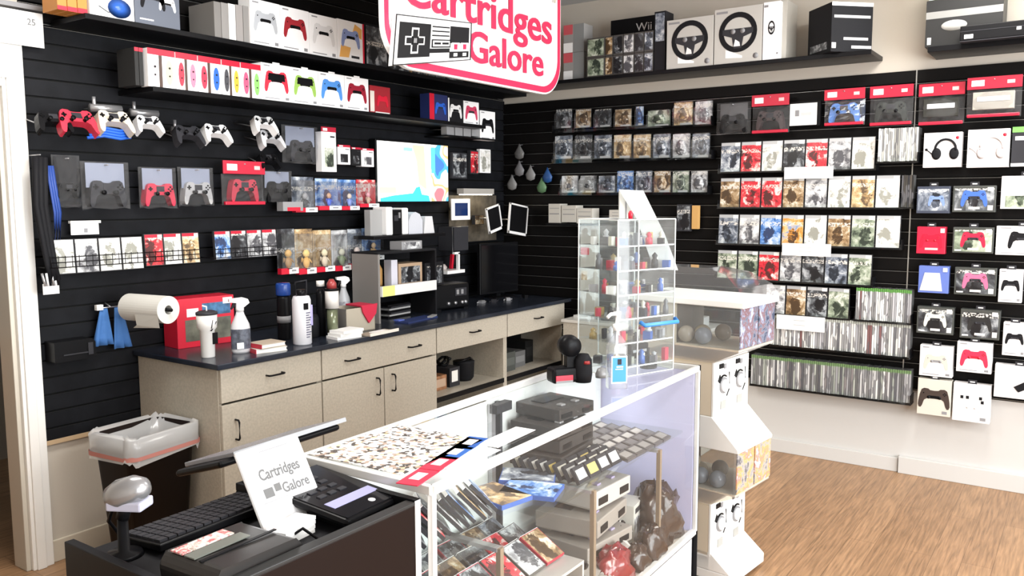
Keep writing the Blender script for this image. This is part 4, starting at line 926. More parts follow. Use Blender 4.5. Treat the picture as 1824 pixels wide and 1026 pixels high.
# ---------------- bags
bag('bagged black controller with grey card left of the red topped bag', 'B', 1275, 1336, 182, 238, .11, BLK, card=mat((.1, .1, .1), .4))
bag('red topped bag holding a black and red device, left of the white square sign', 'B', 1339, 1405, 168, 236, .11, mat((.05, .03, .03), .4), header=HR)
bag('red topped bag holding a blue controller', 'B', 1468, 1540, 158, 222, .12, mat((.06, .2, .55), .35), header=HR)
bag('red topped bag holding a black controller left of the panel seam', 'B', 1549, 1626, 152, 222, .12, mat((.04, .045, .04), .35), header=HR)
bag('red topped bag holding a black device right of the panel seam', 'B', 1636, 1718, 148, 221, .12, mat((.04, .04, .035), .35), header=HR, content='dev')
bag('large red bag with silver device, furthest right on the wall', 'B', 1722, 1820, 136, 207, .16, mat((.4, .38, .33), .3), header=HR, content='dev')
loc, rz, w, h = R('B', 1407, 1455, 184, 223, .09); t = thing('framed_sign', 'square white sign in a black frame among the red topped bags', 'sign', loc, rz)
MB().bx(-w/2-.004, w/2+.02, .002, .03, -.004, h+.01, BLK).build('frame', t); MB().bx(-w/2, w/2, 0, .002, 0, h, PAP).bx(-w*.3, -w*.15, -.001, 0, h*.42, h*.7, GRY).bx(-w*.08, w*.3, -.001, 0, h*.44, h*.58, mat((.6, .6, .6), .5)).build('face', t)
MB().bx(-.01, .01, .03, .075, h*.4, h*.6, BLK).build('mount', t)
for (x0, x1, y0, y1, nm) in ((1397, 1484, 297, 318, 'upper'), (1393, 1480, 434, 456, 'middle'), (1383, 1469, 563, 589, 'lower')):
    card_sign('%s blank looking white strip sign below a row of game cases' % nm, 'B', x0, x1, y0, y1, .125)
# ---------------- face-out game cases on the right wall
CH = .178; HH = .20
case_row('B', 1282, 1558, 304, .10, .188, ['slate', 'red', 'pale', 'dark', 'red', 'grey', 'pale'], 'in the top right wall rack', names={2: 'pale green', 3: 'black figured', 4: 'white and red', 6: 'near white'})
case_row('B', 1281, 1602, 370, .10, .188, ['brown', 'red', 'red', 'brown', 'grey', 'pale', 'gold', 'pale'], 'in the second right wall rack', names={5: 'white and grey', 6: 'beige dark figured', 7: 'cream'})
case_row('B', 1278, 1603, 438, .10, .188, ['slate', 'grey', 'blue', 'orange', 'pale', 'brown', 'green', 'pale'], 'in the third right wall rack')
case_row('B', 1276, 1552, 502, .10, .182, ['green', 'green', 'red', 'grey', 'dark', 'slate', 'green'], 'in the fourth right wall rack')
case_row('B', 1362, 1512, 563, .10, .182, ['grey', 'brown', 'dark', 'green'], 'in the fifth right wall rack')
LG = [(.75,.75,.72), (.25,.25,.25), (.6,.6,.58), (.85,.85,.83), (.15,.15,.16), (.5,.5,.52), (.7,.68,.66), (.35,.35,.37), (.8,.8,.78), (.2,.1,.1)]
DG = [(.02,.02,.02), (.05,.045,.04), (.03,.03,.035), (.08,.07,.06)]
spine_row('B', 1563, 1634, 289, 287, .14, .187, 20, [(.85,.85,.82), (.3,.3,.28), (.7,.7,.65), (.9,.9,.88), (.45,.45,.42), (.8,.8,.75)], 'in the block of white spines above the headset', 'white spined cases by the panel seam')
spine_row('B', 1604, 1626, 370, 369, .10, .18, 6, DG, 'in the dark block ending the second row', 'dark spined cases at the end of the second row')
GT = mat((.10, .28, .06), .35, name='green_case_top')
spine_row('B', 1523, 1622, 570, 576, .11, .19, 27, LG, 'with green tops beside the fifth row', 'green topped cases beside the fifth row', top=GT)
spine_row('B', 1372, 1620, 612, 640, .11, .19, 62, LG, 'in the long upper row of spines', 'game cases in the long upper row of spines', top=mat((.4, .42, .38), .35))
GR2 = [(.18,.18,.18), (.3,.3,.31), (.12,.12,.12), (.5,.5,.5), (.22,.2,.2), (.38,.4,.36), (.1,.1,.11), (.65,.65,.63), (.28,.3,.27)]
spine_row('B', 1337, 1621, 682, 722, .11, .19, 74, GR2, 'in the lowest row of spines above the white wall', 'game cases in the lowest row of spines', top=mat((.13, .22, .09), .35))
# ---------------- controller boxes and headsets right of the seam
def headset(c):
    def f(b, w, h):
        n = 14; cx, cz, r = w*.08, h*.52, w*.27
        b.tube([(cx+r*math.cos(a), -.002, cz+r*1.05*math.sin(a)) for a in [PI*i/n*1.1-.15 for i in range(n+1)]], w*.035, c, 6)
        for s in (-1, 1): b.lathe([(w*.14, 0), (w*.15, .003), (w*.09, .005)], c, n=14, M=Matrix.Translation((cx+s*r*.85, -.001, cz-h*.13)) @ Matrix.Rotation(PI/2, 4, 'X') @ Matrix.Diagonal((.85, 1.15, 1, 1)))
        b.tube([(cx-r, -.002, cz-h*.22), (cx-r*1.5, -.002, cz-h*.08), (-w*.42, -.002, cz-.0)], w*.014, c, 5); b.lathe([(w*.04, 0), (w*.04, .003)], c, n=8, M=Matrix.Translation((-w*.42, -.001, cz)) @ Matrix.Rotation(PI/2, 4, 'X'))
        b.lathe([(w*.045, 0), (w*.045, .001)], RED, n=12, M=Matrix.Translation((w*.38, -.0005, h*.84)) @ Matrix.Rotation(PI/2, 4, 'X'))
    return f
BW = mat((.8, .78, .78), .4, name='white_box_card')
def ctl(nm, x0, x1, y0, y1, body, art, dp=.06, d=.10, tab=True, name='controller_box', cat='controller box'): return boxed(name, nm, cat, 'B', x0, x1, y0, y1, d, dp, body, art, tab=tab)
ctl('white box with a black headset picture', 1645, 1713, 236, 298, BW, headset(BLK2), name='headset_box', cat='headset box', tab=False, d=.12)
ctl('white box with a pale headset picture and red dot', 1723, 1798, 230, 298, BW, headset(mat((.6, .55, .55), .4)), name='headset_box', cat='headset box', tab=False, d=.12)
ctl('dark box with green top at the right edge beside the headset boxes', 1802, 1860, 225, 296, DK, lambda b, w, h: (b.bx(-w/2, w/2, -.001, 0, h*.86, h, mat((.2, .5, .12), .4)), b.bx(-w*.4, w*.2, -.001, 0, h*.66, h*.76, PAP), b.bx(-w*.5, w*.5, -.001, 0, 0, h*.08, PAP)), tab=False)
DKB = mat((.06, .065, .06), .3, name='dark_box_card')
def dkpad(c, pal='dark'): 
    def f(b, w, h):
        b.bx(-w*.46, w*.46, -.0005, 0, h*.06, h*.9, cov(pal, 10)); pad_art(b, w*.62, 0, h*.5, c, DK, y=-.0006); b.bx(w*.3, w*.44, -.002, 0, h*.8, h*.94, PAP); b.bx(w*.32, w*.44, -.002, 0, h*.08, h*.26, STK); b.bx(-w*.44, -w*.28, -.002, 0, h*.08, h*.13, PAP); b.bx(-w*.12, w*.14, -.003, 0, h*.12, h*.2, STK)
    return f
ctl('blue and grey blister box left of the box with a blue controller', 1633, 1692, 332, 380, mat((.05, .06, .09), .3), lambda b, w, h: (b.bx(-w*.46, w*.46, -.001, 0, h*.1, h*.9, cov('slate', 16)), pad_art(b, w*.5, w*.1, h*.45, mat((.2, .3, .6), .3), DK, y=-.001)))
ctl('dark box with a bright blue controller picture', 1697, 1774, 331, 378, DKB, dkpad(mat((.06, .15, .6), .3)))
ctl('white and green accessory box at the right edge of the third row', 1783, 1870, 313, 372, BW, blot('green', (.1, .9, .05, .4), 14))
ctl('red box left of the dark box with a red controller', 1633, 1684, 404, 452, mat((.65, .015, .05), .3), lambda b, w, h: (pad_art(b, w*.8, 0, h*.45, mat((.55, .01, .04), .25), RED), b.bx(-w*.2, w*.25, -.003, 0, h*.14, h*.22, mat((.8, .5, .5), .4)), b.bx(w*.32, w*.46, -.002, 0, h*.78, h*.94, STK)))
ctl('dark box with a red controller picture', 1697, 1770, 405, 451, DKB, dkpad(mat((.5, .02, .06), .3), 'green'))
ctl('white box with a black controller picture in the red controller row', 1774, 1870, 403, 455, BW, padpic(BLK2, DK, .7, .5))
ctl('white and blue blister box left of the pink controller box', 1636, 1690, 474, 522, mat((.12, .18, .5), .3), lambda b, w, h: (b.prism([(-w*.45, h*.08), (w*.3, h*.08), (w*.2, h*.75), (-w*.3, h*.75)], -.002, 0, mat((.6, .6, .58), .4)), b.bx(w*.3, w*.44, -.003, 0, h*.8, h*.94, STK)))
ctl('dark box with a pink controller picture', 1700, 1775, 477, 526, DKB, dkpad(mat((.75, .15, .28), .3)))
ctl('tall white box with a small black controller picture, above its lower twin', 1779, 1821, 480, 539, BW, padpic(BLK2, DK, .8, .5))
ctl('dark box with a cream controller picture', 1633, 1699, 547, 595, DKB, dkpad(mat((.75, .75, .65), .3)))
ctl('dark box with a black controller picture', 1710, 1781, 552, 604, DKB, dkpad(mat((.03, .03, .03), .3)))
ctl('tall white box with a small black controller picture, below its upper twin', 1786, 1828, 575, 634, BW, padpic(BLK2, DK, .8, .5))
ctl('white box with a pale controller picture left of the crimson one', 1638, 1697, 616, 671, BW, padpic(mat((.6, .56, .5), .4), GRY, .75, .45))
ctl('white box with a crimson controller picture', 1704, 1767, 610, 664, BW, padpic(mat((.6, .03, .08), .4), RED, .8, .45))
ctl('white box with a black device picture at the right edge near the bottom', 1771, 1860, 652, 711, BW, lambda b, w, h: b.prism([(0, h*.2), (w*.4, h*.5), (w*.45, h*.7), (w*.2, h*.6), (-w*.1, h*.35)], -.003, 0, BLK2))
ctl('cream box with a dark brown controller picture at the bottom of the wall display', 1634, 1694, 676, 740, mat((.62, .59, .52), .4), lambda b, w, h: (pad_art(b, w*.95, 0, h*.45, mat((.05, .035, .03), .4), BLK), b.bx(w*.25, w*.4, -.001, 0, h*.06, h*.14, GRY)))
ctl('white box with scattered small parts pictured at the bottom of the wall display', 1697, 1764, 684, 752, BW, lambda b, w, h: ([b.bx(w*(x-.5), w*(x-.42), -.001, 0, h*y, h*(y+.08), BLK2) for x, y in ((.2, .6), (.35, .6), (.7, .6), (.75, .5), (.25, .35))], pad_art(b, w*.6, 0, h*.35, mat((.75, .75, .75), .4), WHT), b.bx(w*.25, w*.4, -.001, 0, h*.06, h*.14, GRY)))
# ---------------- right wall beside the corner, under the blister packs
def papers(label, x0, x1, yt, yb, n=1):
    return boxed('small_carton', label, 'box', 'B', x0, x1, yt, yb, .14, .10, mat((.55, .53, .48), .6), lambda b, w, h: (b.bx(-w*.4, w*.4, -.001, 0, h*.45, h*.5, GRY), b.bx(-w*.4, w*.4, -.001, 0, h*.75, h*.78, GRY)))
papers('pale carton, left of three on the short shelf near the corner', 977, 998, 363, 397); papers('pale carton with label, middle of three on the short shelf near the corner', 1000, 1026, 366, 396); papers('pale lined carton, right of three on the short shelf near the corner', 1027, 1055, 371, 398)
papers('grey tin box right of the pale cartons behind the clear tower', 1085, 1140, 374, 394)
u0, u1 = -hB(975, 398, .14).y, -hB(1145, 398, .14).y
shelf('wall_shelf', 'short black shelf under the pale cartons behind the clear tower', 'B', u0, u1, hB(1020, 398, .14).z-.014, hB(1020, 398, .14).z-.001, .16)
loc, rz, w, h = R('B', 1033, 1060, 402, 563, .06); t = thing('tall_white_box', 'tall white box fixed to the right wall behind the clear tower', 'box', loc, rz)
MB().bx(-w/2, w/2, 0, .059, 0, h, mat((.55, .53, .47), .4)).build('carton', t, bevel=.003); MB().bx(-w*.45, w*.1, -.001, 0, h*.68, h*.76, RED).bx(-w*.4, w*.0, -.001, 0, h*.40, h*.5, cov('gold', 40)).build('picture', t)
boxed('accessory_pack', 'orange edged pack hanging right of the slanted clear panel', 'pack', 'B', 1232, 1244, 366, 408, .08, .03, mat((.6, .35, .12), .4)); boxed('accessory_pack', 'dark pack hanging right of the slanted clear panel', 'pack', 'B', 1205, 1230, 364, 412, .08, .03, DK, blot('dark'))
# ================================================================== things on the back counter
def stand_at(px, pyb, pyt, z0):
    p = hZ(px, pyb, z0); return p.x, p.y, zat(pyt, p.x, p.y)-z0
def spray(label, px, pyb, pyt, body, liquid, trig, lab=None, wpx=34):
    x, y, h = stand_at(px, pyb, pyt, TOP); r = wid(wpx, x, y)/2
    t = thing('spray_bottle', label, 'spray bottle', (x, y, TOP), -.4)
    MB().lathe([(r*.9, 0), (r, .01), (r, h*.44), (r*.92, h*.52), (r*.45, h*.70), (r*.34, h*.78)], body, n=24, sy=.72).build('bottle', t)
    if lab: MB().lathe([(r*1.012, h*.08), (r*1.012, h*.44)], lab, n=24, sy=.73, caps=False).bx(-r*.6, r*.1, -r*.76, -r*.735, h*.09, h*.2, PAP).build('bottle_label', t)
    MB().lathe([(r*.42, h*.76), (r*.42, h*.83)], trig, n=16).build('collar', t)
    MB().prism([(-r*1.1, h*.93), (-r*1.1, h*.985), (r*.3, h), (r*.8, h*.97), (r*.95, h*.9), (r*.4, h*.83), (-r*.4, h*.83), (-r*.4, h*.91)], -r*.3, r*.3, trig).build('spray_head', t, bevel=.003)
    MB().prism([(-r*.45, h*.91), (-r*.7, h*.91), (-r*.95, h*.80), (-r*.85, h*.79), (-r*.5, h*.86)], -r*.15, r*.15, BLK).build('trigger', t); return t
spray('white headed spray bottle with dark label near the left end of the worktop', 430, 628, 530, mat((.6, .6, .62), .3), None, WHT, mat((.09, .10, .13), .4, vary=.5, bscale=45))
spray('white headed spray bottle behind the cardboard box', 613, 572, 492, mat((.42, .43, .45), .3), None, WHT, mat((.3, .3, .33), .4, vary=.4, bscale=60), wpx=24)
# tumbler
x, y, h = stand_at(371, 636, 556, TOP); r = wid(30, x, y)/2
t = thing('tumbler', 'white travel tumbler with black drawing at the left end of the worktop', 'tumbler', (x, y, TOP))
MB().lathe([(r*.75, 0), (r*.8, .004), (r*.85, h*.6), (r*1.12, h*.66), (r*1.2, h*.96)], mat((.72, .71, .69), .3), n=28).build('cup', t)
MB().lathe([(r*1.24, h*.95), (r*1.24, h), (r*.9, h*1.03)], DK, n=28).build('lid', t); MB().tube([(0, 0, h), (.0, 0, h*1.12), (-.02, 0, h*1.15)], .004, PAP).build('straw', t)
MB().bx(r*.1, r*.75, -r*.95, -r*.7, h*.3, h*.55, BLK).box((r*.2, -r*.95, h*.7), (.004, .01, .05), BLK, ry=.6).box((-r*.1, -r*1.05, h*.75), (.003, .01, .04), BLK, ry=.2).build('drawing', t)
# paper towel roll on a wall arm
p = hA(222, 549, .14); p2 = hA(318, 552, .14)
L = .25; fe = hA(300, 552, .40); ra = -1.42
t = thing('paper_towel_roll', 'white paper towel roll on a wall arm above the left end of the worktop', 'paper towel', (fe.x-.5*L*math.cos(ra), fe.y-.5*L*math.sin(ra), fe.z), ra)
M = Matrix.Rotation(PI/2, 4, 'Y'); X = Matrix.Translation((-L/2, 0, 0)) @ M
b = MB(); n = 36; r0, r1 = .062, .02; vs = []
for (rr, zz) in ((r0, 0), (r0, L), (r1, L), (r1, 0)): vs += [(rr*math.cos(2*PI*i/n), rr*math.sin(2*PI*i/n), zz) for i in range(n)]
fs = [(k*n+i, k*n+(i+1) % n, ((k+1) % 4)*n+(i+1) % n, ((k+1) % 4)*n+i) for k in range(4) for i in range(n)]
b.add(vs, fs, mat((.62, .61, .57), .8, name='paper_towel'), X, False); o = b.build('roll', t)
b = MB(); b.add([(-.02, -.060, -.02), (L/2, -.060, -.02), (L/2, -.052, -.075), (L/2-.17, -.05, -.085), (-.02+.005, -.056, -.07)], [(0, 1, 2, 3, 4)], mat((.55, .54, .5), .8)); b.build('loose_sheet', t)
MB().tube([(-L/2-.04, 0, 0), (L/2+.02, 0, 0)], .008, BLK).tube([(-L/2-.04, 0, 0), (-L/2-.07, .02, .0)], .008, BLK).build('holder_arm', t)
# red console box behind the roll
t = thing('console_box', 'red and white console box standing behind the paper towel roll', 'console box', (-2.80, -.20, TOP), -.12)
MB().bx(-.15, .15, 0, .14, 0, .24, mat((.62, .015, .04), .35)).build('carton', t, bevel=.002)
MB().bx(-.11, .13, -.001, 0, .03, .135, mat((.13, .13, .10), .4, vary=.4, bscale=15)).bx(-.02, .13, -.001, 0, .15, .21, mat((.05, .15, .3), .4, vary=.5, bscale=30)).bx(-.1, -.04, -.001, 0, .15, .19, PAP).bx(.09, .14, -.002, 0, .20, .23, PAP).build('picture', t)
# books
x, y, h = stand_at(486, 626, 600, TOP)
for i, (dz, c, nm) in enumerate(((0, (.7, .68, .62), 'lower white book of the little stack beside the tall white flask'), (.022, (.5, .42, .33), 'upper tan book of the little stack beside the tall white flask'))):
    b = MB().bx(-.075+.01*i, .075-.01*i, -.055, .055, .003, .017, PAP).bx(-.078+.01*i, .078-.01*i, -.058, .058, 0, .003, mat(c, .5)).bx(-.078+.01*i, .078-.01*i, -.058, .058, .017, .020, mat(c, .5)); b.bx(-.079+.01*i, -.076+.01*i, -.058, .058, 0, .02, mat((.5, .03, .05), .5))
    tag(b.build('book', loc=(x, y+.045, TOP+dz), rz=-.25+.2*i), nm, 'book')
def flask(name, label, px, pyb, pyt, wpx, parts, cat='bottle', dy=0):
    x, y, h = stand_at(px, pyb, pyt, TOP); r = wid(wpx, x, y)/2
    t = thing(name, label, cat, (x, y, TOP))
    for nm, prof, m in parts: MB().lathe([(a*r, z*h) for a, z in prof], m, n=24).build(nm, t)
    return t, r, h
flask('thermos', 'black thermos with a blue cap behind the tall white flask', 507, 604, 504, 26, [('body', [(.85, 0), (.9, .02), (.9, .72), (.8, .78)], BLK), ('steel_band', [(.93, .3), (.93, .42)], GRY), ('cap', [(.95, .78), (1, .8), (1, .97), (.9, 1)], mat((.01, .05, .25), .25))])
t, r, h = flask('flask', 'tall white flask with a black loop handle and printed letters', 539, 613, 500, 33, [('body', [(.92, 0), (1, .02), (1, .70), (.85, .76), (.55, .77)], mat((.68, .68, .72), .3)), ('cap', [(.55, .76), (.55, .86)], BLK)])
MB().tube([(-r*.7, 0, h*.78), (-r*.75, 0, h*.98), (r*.75, 0, h*1.0), (r*.7, 0, h*.78)], .005, DK).build('loop_handle', t)
b = MB(); 
for k in range(11): b.bx(-r*.25, r*.15+.006*(k % 3), -r*1.02, -r*.95, h*(.12+.038*k), h*(.135+.038*k), mat((.1, .1, .16), .4))
b.bx(-r*.5, r*.05, -r*1.03, -r*.9, h*.56, h*.66, BLK).bx(r*.4, r*.75, -r*.9, -r*.7, h*.3, h*.62, mat((.45, .42, .75), .4)).build('printing', t)
flask('bottle', 'slim bottle with red top and panda patterned white band beside the second spray bottle', 593, 600, 497, 24, [('green_lower_body', [(.8, 0), (.8, .48)], mat((.16, .18, .11), .2, .3)), ('white_band', [(1, .5), (1, .80)], mat((.75, .73, .7), .4)), ('black_ring', [(1.02, .8), (1.02, .84)], BLK), ('red_cap', [(.75, .84), (.7, .93), (.3, 1)], mat((.35, .05, .05), .3))])
x, y, h = stand_at(593, 600, 497, TOP)
flask('bottle', 'black bottle with a white top left of the panda patterned bottle', 573, 598, 500, 18, [('body', [(.9, 0), (.9, .75), (.6, .85)], BLK), ('cap', [(.8, .9), (.8, 1)], STK)])
# speaker-like black jar
flask('bottle', 'low black jar between the tall white flask and the panda patterned bottle', 556, 600, 560, 26, [('body', [(.9, 0), (1, .05), (1, .8), (.8, 1)], BLK2)])
x, y, h = stand_at(646, 590, 542, TOP)
t = thing('cardboard_box', 'open cardboard box with a red cloth hanging over its edge', 'box', (x, y+.08, TOP), -.1); CB = mat((.40, .36, .29), .7, name='cardboard')
w, d = .20, .15
MB().bx(-w/2, w/2, -d/2, -d/2+.004, 0, .13, CB).bx(-w/2, w/2, d/2-.004, d/2, 0, .13, CB).bx(-w/2, -w/2+.004, -d/2, d/2, 0, .13, mat((.28, .27, .25), .7)).bx(w/2-.004, w/2, -d/2, d/2, 0, .13, CB).bx(-w/2, w/2, -d/2, d/2, 0, .004, CB).build('carton', t)
b = MB(); o = [(.0, .135), (.11, .145), (.10, .09), (.05, .04), (.03, .07), (.01, .10)]; b.prism(o, -d/2-.012, -d/2-.002, mat((.5, .015, .05), .8, name='red_cloth')); b.bx(.0, .10, -d/2-.01, d/2-.02, .132, .142, mat((.5, .015, .05), .8, name='red_cloth'))
tag(b.build('red_cloth', loc=(x, y+.08, TOP), rz=-.1, bevel=.003), 'red cloth draped over the corner of the open cardboard box', 'cloth')
x, y, h = stand_at(625, 603, 572, TOP)
for i, nm in enumerate(('bottom', 'middle', 'top')):
    tag(MB().bx(-.075, .075, -.05, .05, 0, .014, [PAP, mat((.8, .8, .78), .6), PAP][i]).build('paper_stack', loc=(x+.01*i, y+.05, TOP+.0145*i), rz=-.15+.1*i), '%s white carton sleeve of the pile in front of the cardboard box' % nm, 'paper')
x, y, h = stand_at(688, 594, 575, TOP); b = MB().bx(-.13, .10, -.05, .05, 0, .004, mat((.35, .3, .24), .5)).bx(-.13, .10, -.052, -.047, 0, .016, mat((.75, .72, .66), .5)).bx(-.05, .06, -.03, .03, .004, .008, PAP)
tag(b.build('tray', loc=(x, y+.05, TOP), rz=.05), 'shallow tray with papers in front of the counter shelf unit', 'tray')
# counter shelf unit with boxes (two decks) under the black console shelf
t = thing('counter_shelf', 'small two deck shelf standing on the worktop below the television', 'shelf unit', (-1.50, -.30, TOP))
g = mat((.22, .21, .2), .5); MB().bx(-.30, -.285, -.10, .11, 0, .40, g).build('side_board', t); MB().bx(-.285, .205, -.10, .11, .19, .20, BLK).build('deck', t)
MB().bx(-.285, .20, -.115, -.10, .155, .215, mat((.75, .75, .74), .4)).bx(-.28, -.18, -.117, -.115, .155, .215, mat((.75, .75, .25), .4)).build('label_rail', t); MB().bx(.205, .22, -.1, .11, 0, .40, BLK2).build('side_board', t); MB().bx(-.3, .22, -.1, .11, .40, .41, BLK2).build('top_board', t)
def deck_item(nm, cat, label, px0, px1, pyt, pyb, d, dp, m, pal=None, z=None):
    loc, rz, w, h = R('A', px0, px1, pyt, pyb, d)
    t = thing(nm, label, cat, (loc[0], loc[1], z if z is not None else loc[2])); MB().bx(-w/2, w/2, 0, dp, 0, h, m).build('body', t, bevel=.002)
    if pal: MB().bx(-w*.4, w*.4, -.001, 0, h*.1, h*.85, cov(pal, 36)).build('picture', t)
    return t
zd = TOP+.2005
b = MB(); b.lathe([(.028, 0), (.03, .01), (.03, .10), (.014, .13), (.013, .16)], mat((.5, .28, .1), .2), n=18); b.lathe([(.018, .16), (.018, .19)], mat((.6, .6, .5), .4), n=12)
tag(b.build('pump_bottle', loc=(-1.66, -.26, zd)), 'amber bottle with pale cap at the left of the counter shelf unit', 'bottle')
deck_item('carton', 'box', 'narrow lilac white carton beside the amber bottle', 697, 708, 445, 492, .36, .06, mat((.6, .6, .68), .4), z=zd)
deck_item('shoe_box', 'box', 'tan edged box with a dark device picture in the counter shelf unit', 710, 752, 452, 490, .36, .12, mat((.42, .3, .2), .5), 'dark', z=zd)
deck_item('carton', 'box', 'black and white picture box right of the tan edged box', 757, 790, 450, 492, .36, .12, BLK2, 'dark', z=TOP+.172)
deck_item('game_stack', 'box', 'clear wrapped grey pack on top of the counter shelf unit', 716, 752, 434, 449, .34, .1, mat((.3, .3, .31), .3), 'grey', z=TOP+.4105)
for i in range(7):
    z = TOP+.012*i; tag(MB().bx(-.10, .10, -.06, .06, 0, .010, [BLK, mat((.4, .4, .4), .4), DK][i % 3]).build('cable_box', loc=(-1.52+.006*(i % 3), -.24, z), rz=.05*(i % 3)), 'flat dark pack in the pile under the counter shelf deck, number %s from the bottom' % ORD[i], 'pack', None)
b = MB().box((0, 0, .004), (.30, .10, .008), mat((.015, .03, .12), .6), rz=.1).box((-.12, .03, .012), (.05, .04, .006), mat((.1, .15, .5), .5)).box((.12, -.02, .012), (.10, .03, .008), mat((.3, .3, .3), .4), rz=.4)
x, y, h = stand_at(742, 570, 560, TOP); tag(b.build('repair_mat', loc=(x, y, TOP)), 'dark blue work mat with tools on the worktop under the shelf unit', 'mat')
x, y, h = stand_at(808, 552, 495, TOP)
t = thing('toaster_oven', 'black boxy machine with knobs on the worktop right of the shelf unit', 'machine', (x+.02, y+.10, TOP), -.15)
MB().bx(-.16, .14, -.1, .12, .01, .17, BLK).build('housing', t, bevel=.012)
b = MB(); 
for q_ in (-.05, .01, .07, .1): b.lathe([(.012, 0), (.010, .012)], SIL, n=12, M=Matrix.Translation((q_, -.1, .045)) @ Matrix.Rotation(PI/2, 4, 'X'))
b.bx(.01, .11, -.104, -.1, .09, .14, DK).bx(.02, .04, -.107, -.104, .10, .13, SIL).bx(.06, .08, -.107, -.104, .10, .13, GRY).build('controls', t); MB().bx(-.15, -.1, -.09, .1, 0, .01, BLK).bx(.1, .14, -.09, .1, 0, .01, BLK).build('feet', t)
t = thing('phone_shelf', 'white corner bracket shelf above the black boxy machine', 'shelf', hA(812, 505, .25).xyz); t.location = (hA(812, 487, .2).x, -.2, hA(812, 487, .2).z)
MB().bx(-.09, .10, 0, .183, 0, .022, WHT).build('board', t); MB().bx(.03, .045, 0, .02, .022, .14, WHT).bx(-.01, .045, 0, .02, .13, .145, WHT).build('upright', t)
tag(MB().lathe([(.03, 0), (.035, .02), (.02, .04)], mat((.45, .4, .38), .4), n=14).build('trinket', loc=(t.location[0]-.05, -.12, t.location[2]+.023)), 'small pale pink object on the white bracket shelf', 'trinket')
tag(MB().box((0, 0, .05), (.02, .02, .1), RED, ry=.15).build('red_bottle', loc=(t.location[0]+.08, -.1, t.location[2]+.023)), 'slim red object on the white bracket shelf', 'trinket')
# console shelf below the television
u0, u1 = hA(664, 425, .25).x, hA(792, 425, .25).x; zc = hA(725, 418, .25).z
shelf('wall_shelf', 'black shelf below the television holding white console shapes', 'A', u0, u1, zc-.02, zc, .26)
loc, rz, w, h = R('A', 664, 686, 372, 418, .22); t = thing('gift_card_rack', 'grey folder at the left of the shelf below the television', 'folder', (loc[0], -.2, zc+.001)); MB().bx(-w/2, w/2, 0, .05, 0, h, mat((.35, .35, .35), .4)).build('body', t, bevel=.002)
loc, rz, w, h = R('A', 689, 728, 368, 418, .24); t = thing('game_console', 'white upright game console with a dark middle below the television', 'game console', (loc[0], -.24, zc+.001))
MB().bx(-w/2, -w*.22, 0, .12, 0, h, WHT).build('side_plate', t, bevel=.008); MB().bx(w*.22, w/2, 0, .12, 0, h*.96, WHT).build('side_plate', t, bevel=.008); MB().bx(-w*.22, w*.22, .005, .11, 0, h*.9, BLK).build('core', t, bevel=.004); MB().bx(-w*.16, w*.02, -.0, .006, h*.5, h*.7, DK).bx(w*.05, w*.12, 0, .006, h*.6, h*.8, GRY).build('front_ports', t)
loc, rz, w, h = R('A', 732, 757, 378, 417, .24); t = thing('speaker', 'pale rounded speaker grille beside the white upright console', 'speaker', (loc[0], -.22, zc+.001))
MB().prism([(-w/2, 0), (w/2, 0), (w/2, h*.6), (w*.3, h*.9), (0, h), (-w*.3, h*.9), (-w/2, h*.6)], 0, .06, mat((.62, .64, .7), .5, bump=.4, bscale=300)).build('grille', t, bevel=.004)
loc, rz, w, h = R('A', 759, 778, 386, 416, .24); t = thing('speaker', 'white tilted block at the right of the shelf below the television', 'speaker', (loc[0], -.22, zc+.001)); MB().prism([(-w/2, 0), (w/2, 0), (w*.3, h), (-w*.35, h)], 0, .06, mat((.7, .7, .72), .5)).build('body', t, bevel=.003)
loc, rz, w, h = R('A', 806, 834, 404, 446, .16); t = thing('paper_holder', 'dark grey holder hanging under the white tablet', 'holder', loc); MB().bx(-w*.4, w*.5, 0, .14, 0, h, DK).build('body', t); MB().tube([(-w*.5, 0, -.02), (-w*.5, 0, h), (w*.5, 0, h)], .004, SIL).build('wire_frame', t)
# black monitor in the corner of the counter
x, y, h = stand_at(893, 528, 436, TOP); t = thing('monitor', 'large black monitor standing in the corner at the end of the worktop', 'monitor', (-.33, -.20, TOP), -.15)
MB().bx(-.20, .20, 0, .03, .03, .40, BLK).build('panel', t, bevel=.004); MB().bx(-.19, .19, -.002, 0, .045, .385, mat((.004, .004, .005), .12)).build('screen', t); MB().bx(-.02, .02, .01, .03, 0, .05, BLK).bx(-.1, .1, -.06, .06, 0, .008, BLK).build('foot', t)
for i, (px, py, c, nm) in enumerate(((858, 540, SIL, 'silver'), (880, 538, DK, 'dark'), (905, 535, GRY, 'grey'), (935, 530, BLK, 'black'))):
    p = hZ(px, py, TOP); b = MB().tube([(-.05, 0, .006), (-.02, .02, .006), (.03, -.01, .006), (.06, .01, .006)], .005, c).box((0, 0, .01), (.04, .03, .02), c, rz=.4*i)
    tag(b.build('tool', loc=p), '%s repair tool lying near the far end of the worktop' % nm, 'tool')
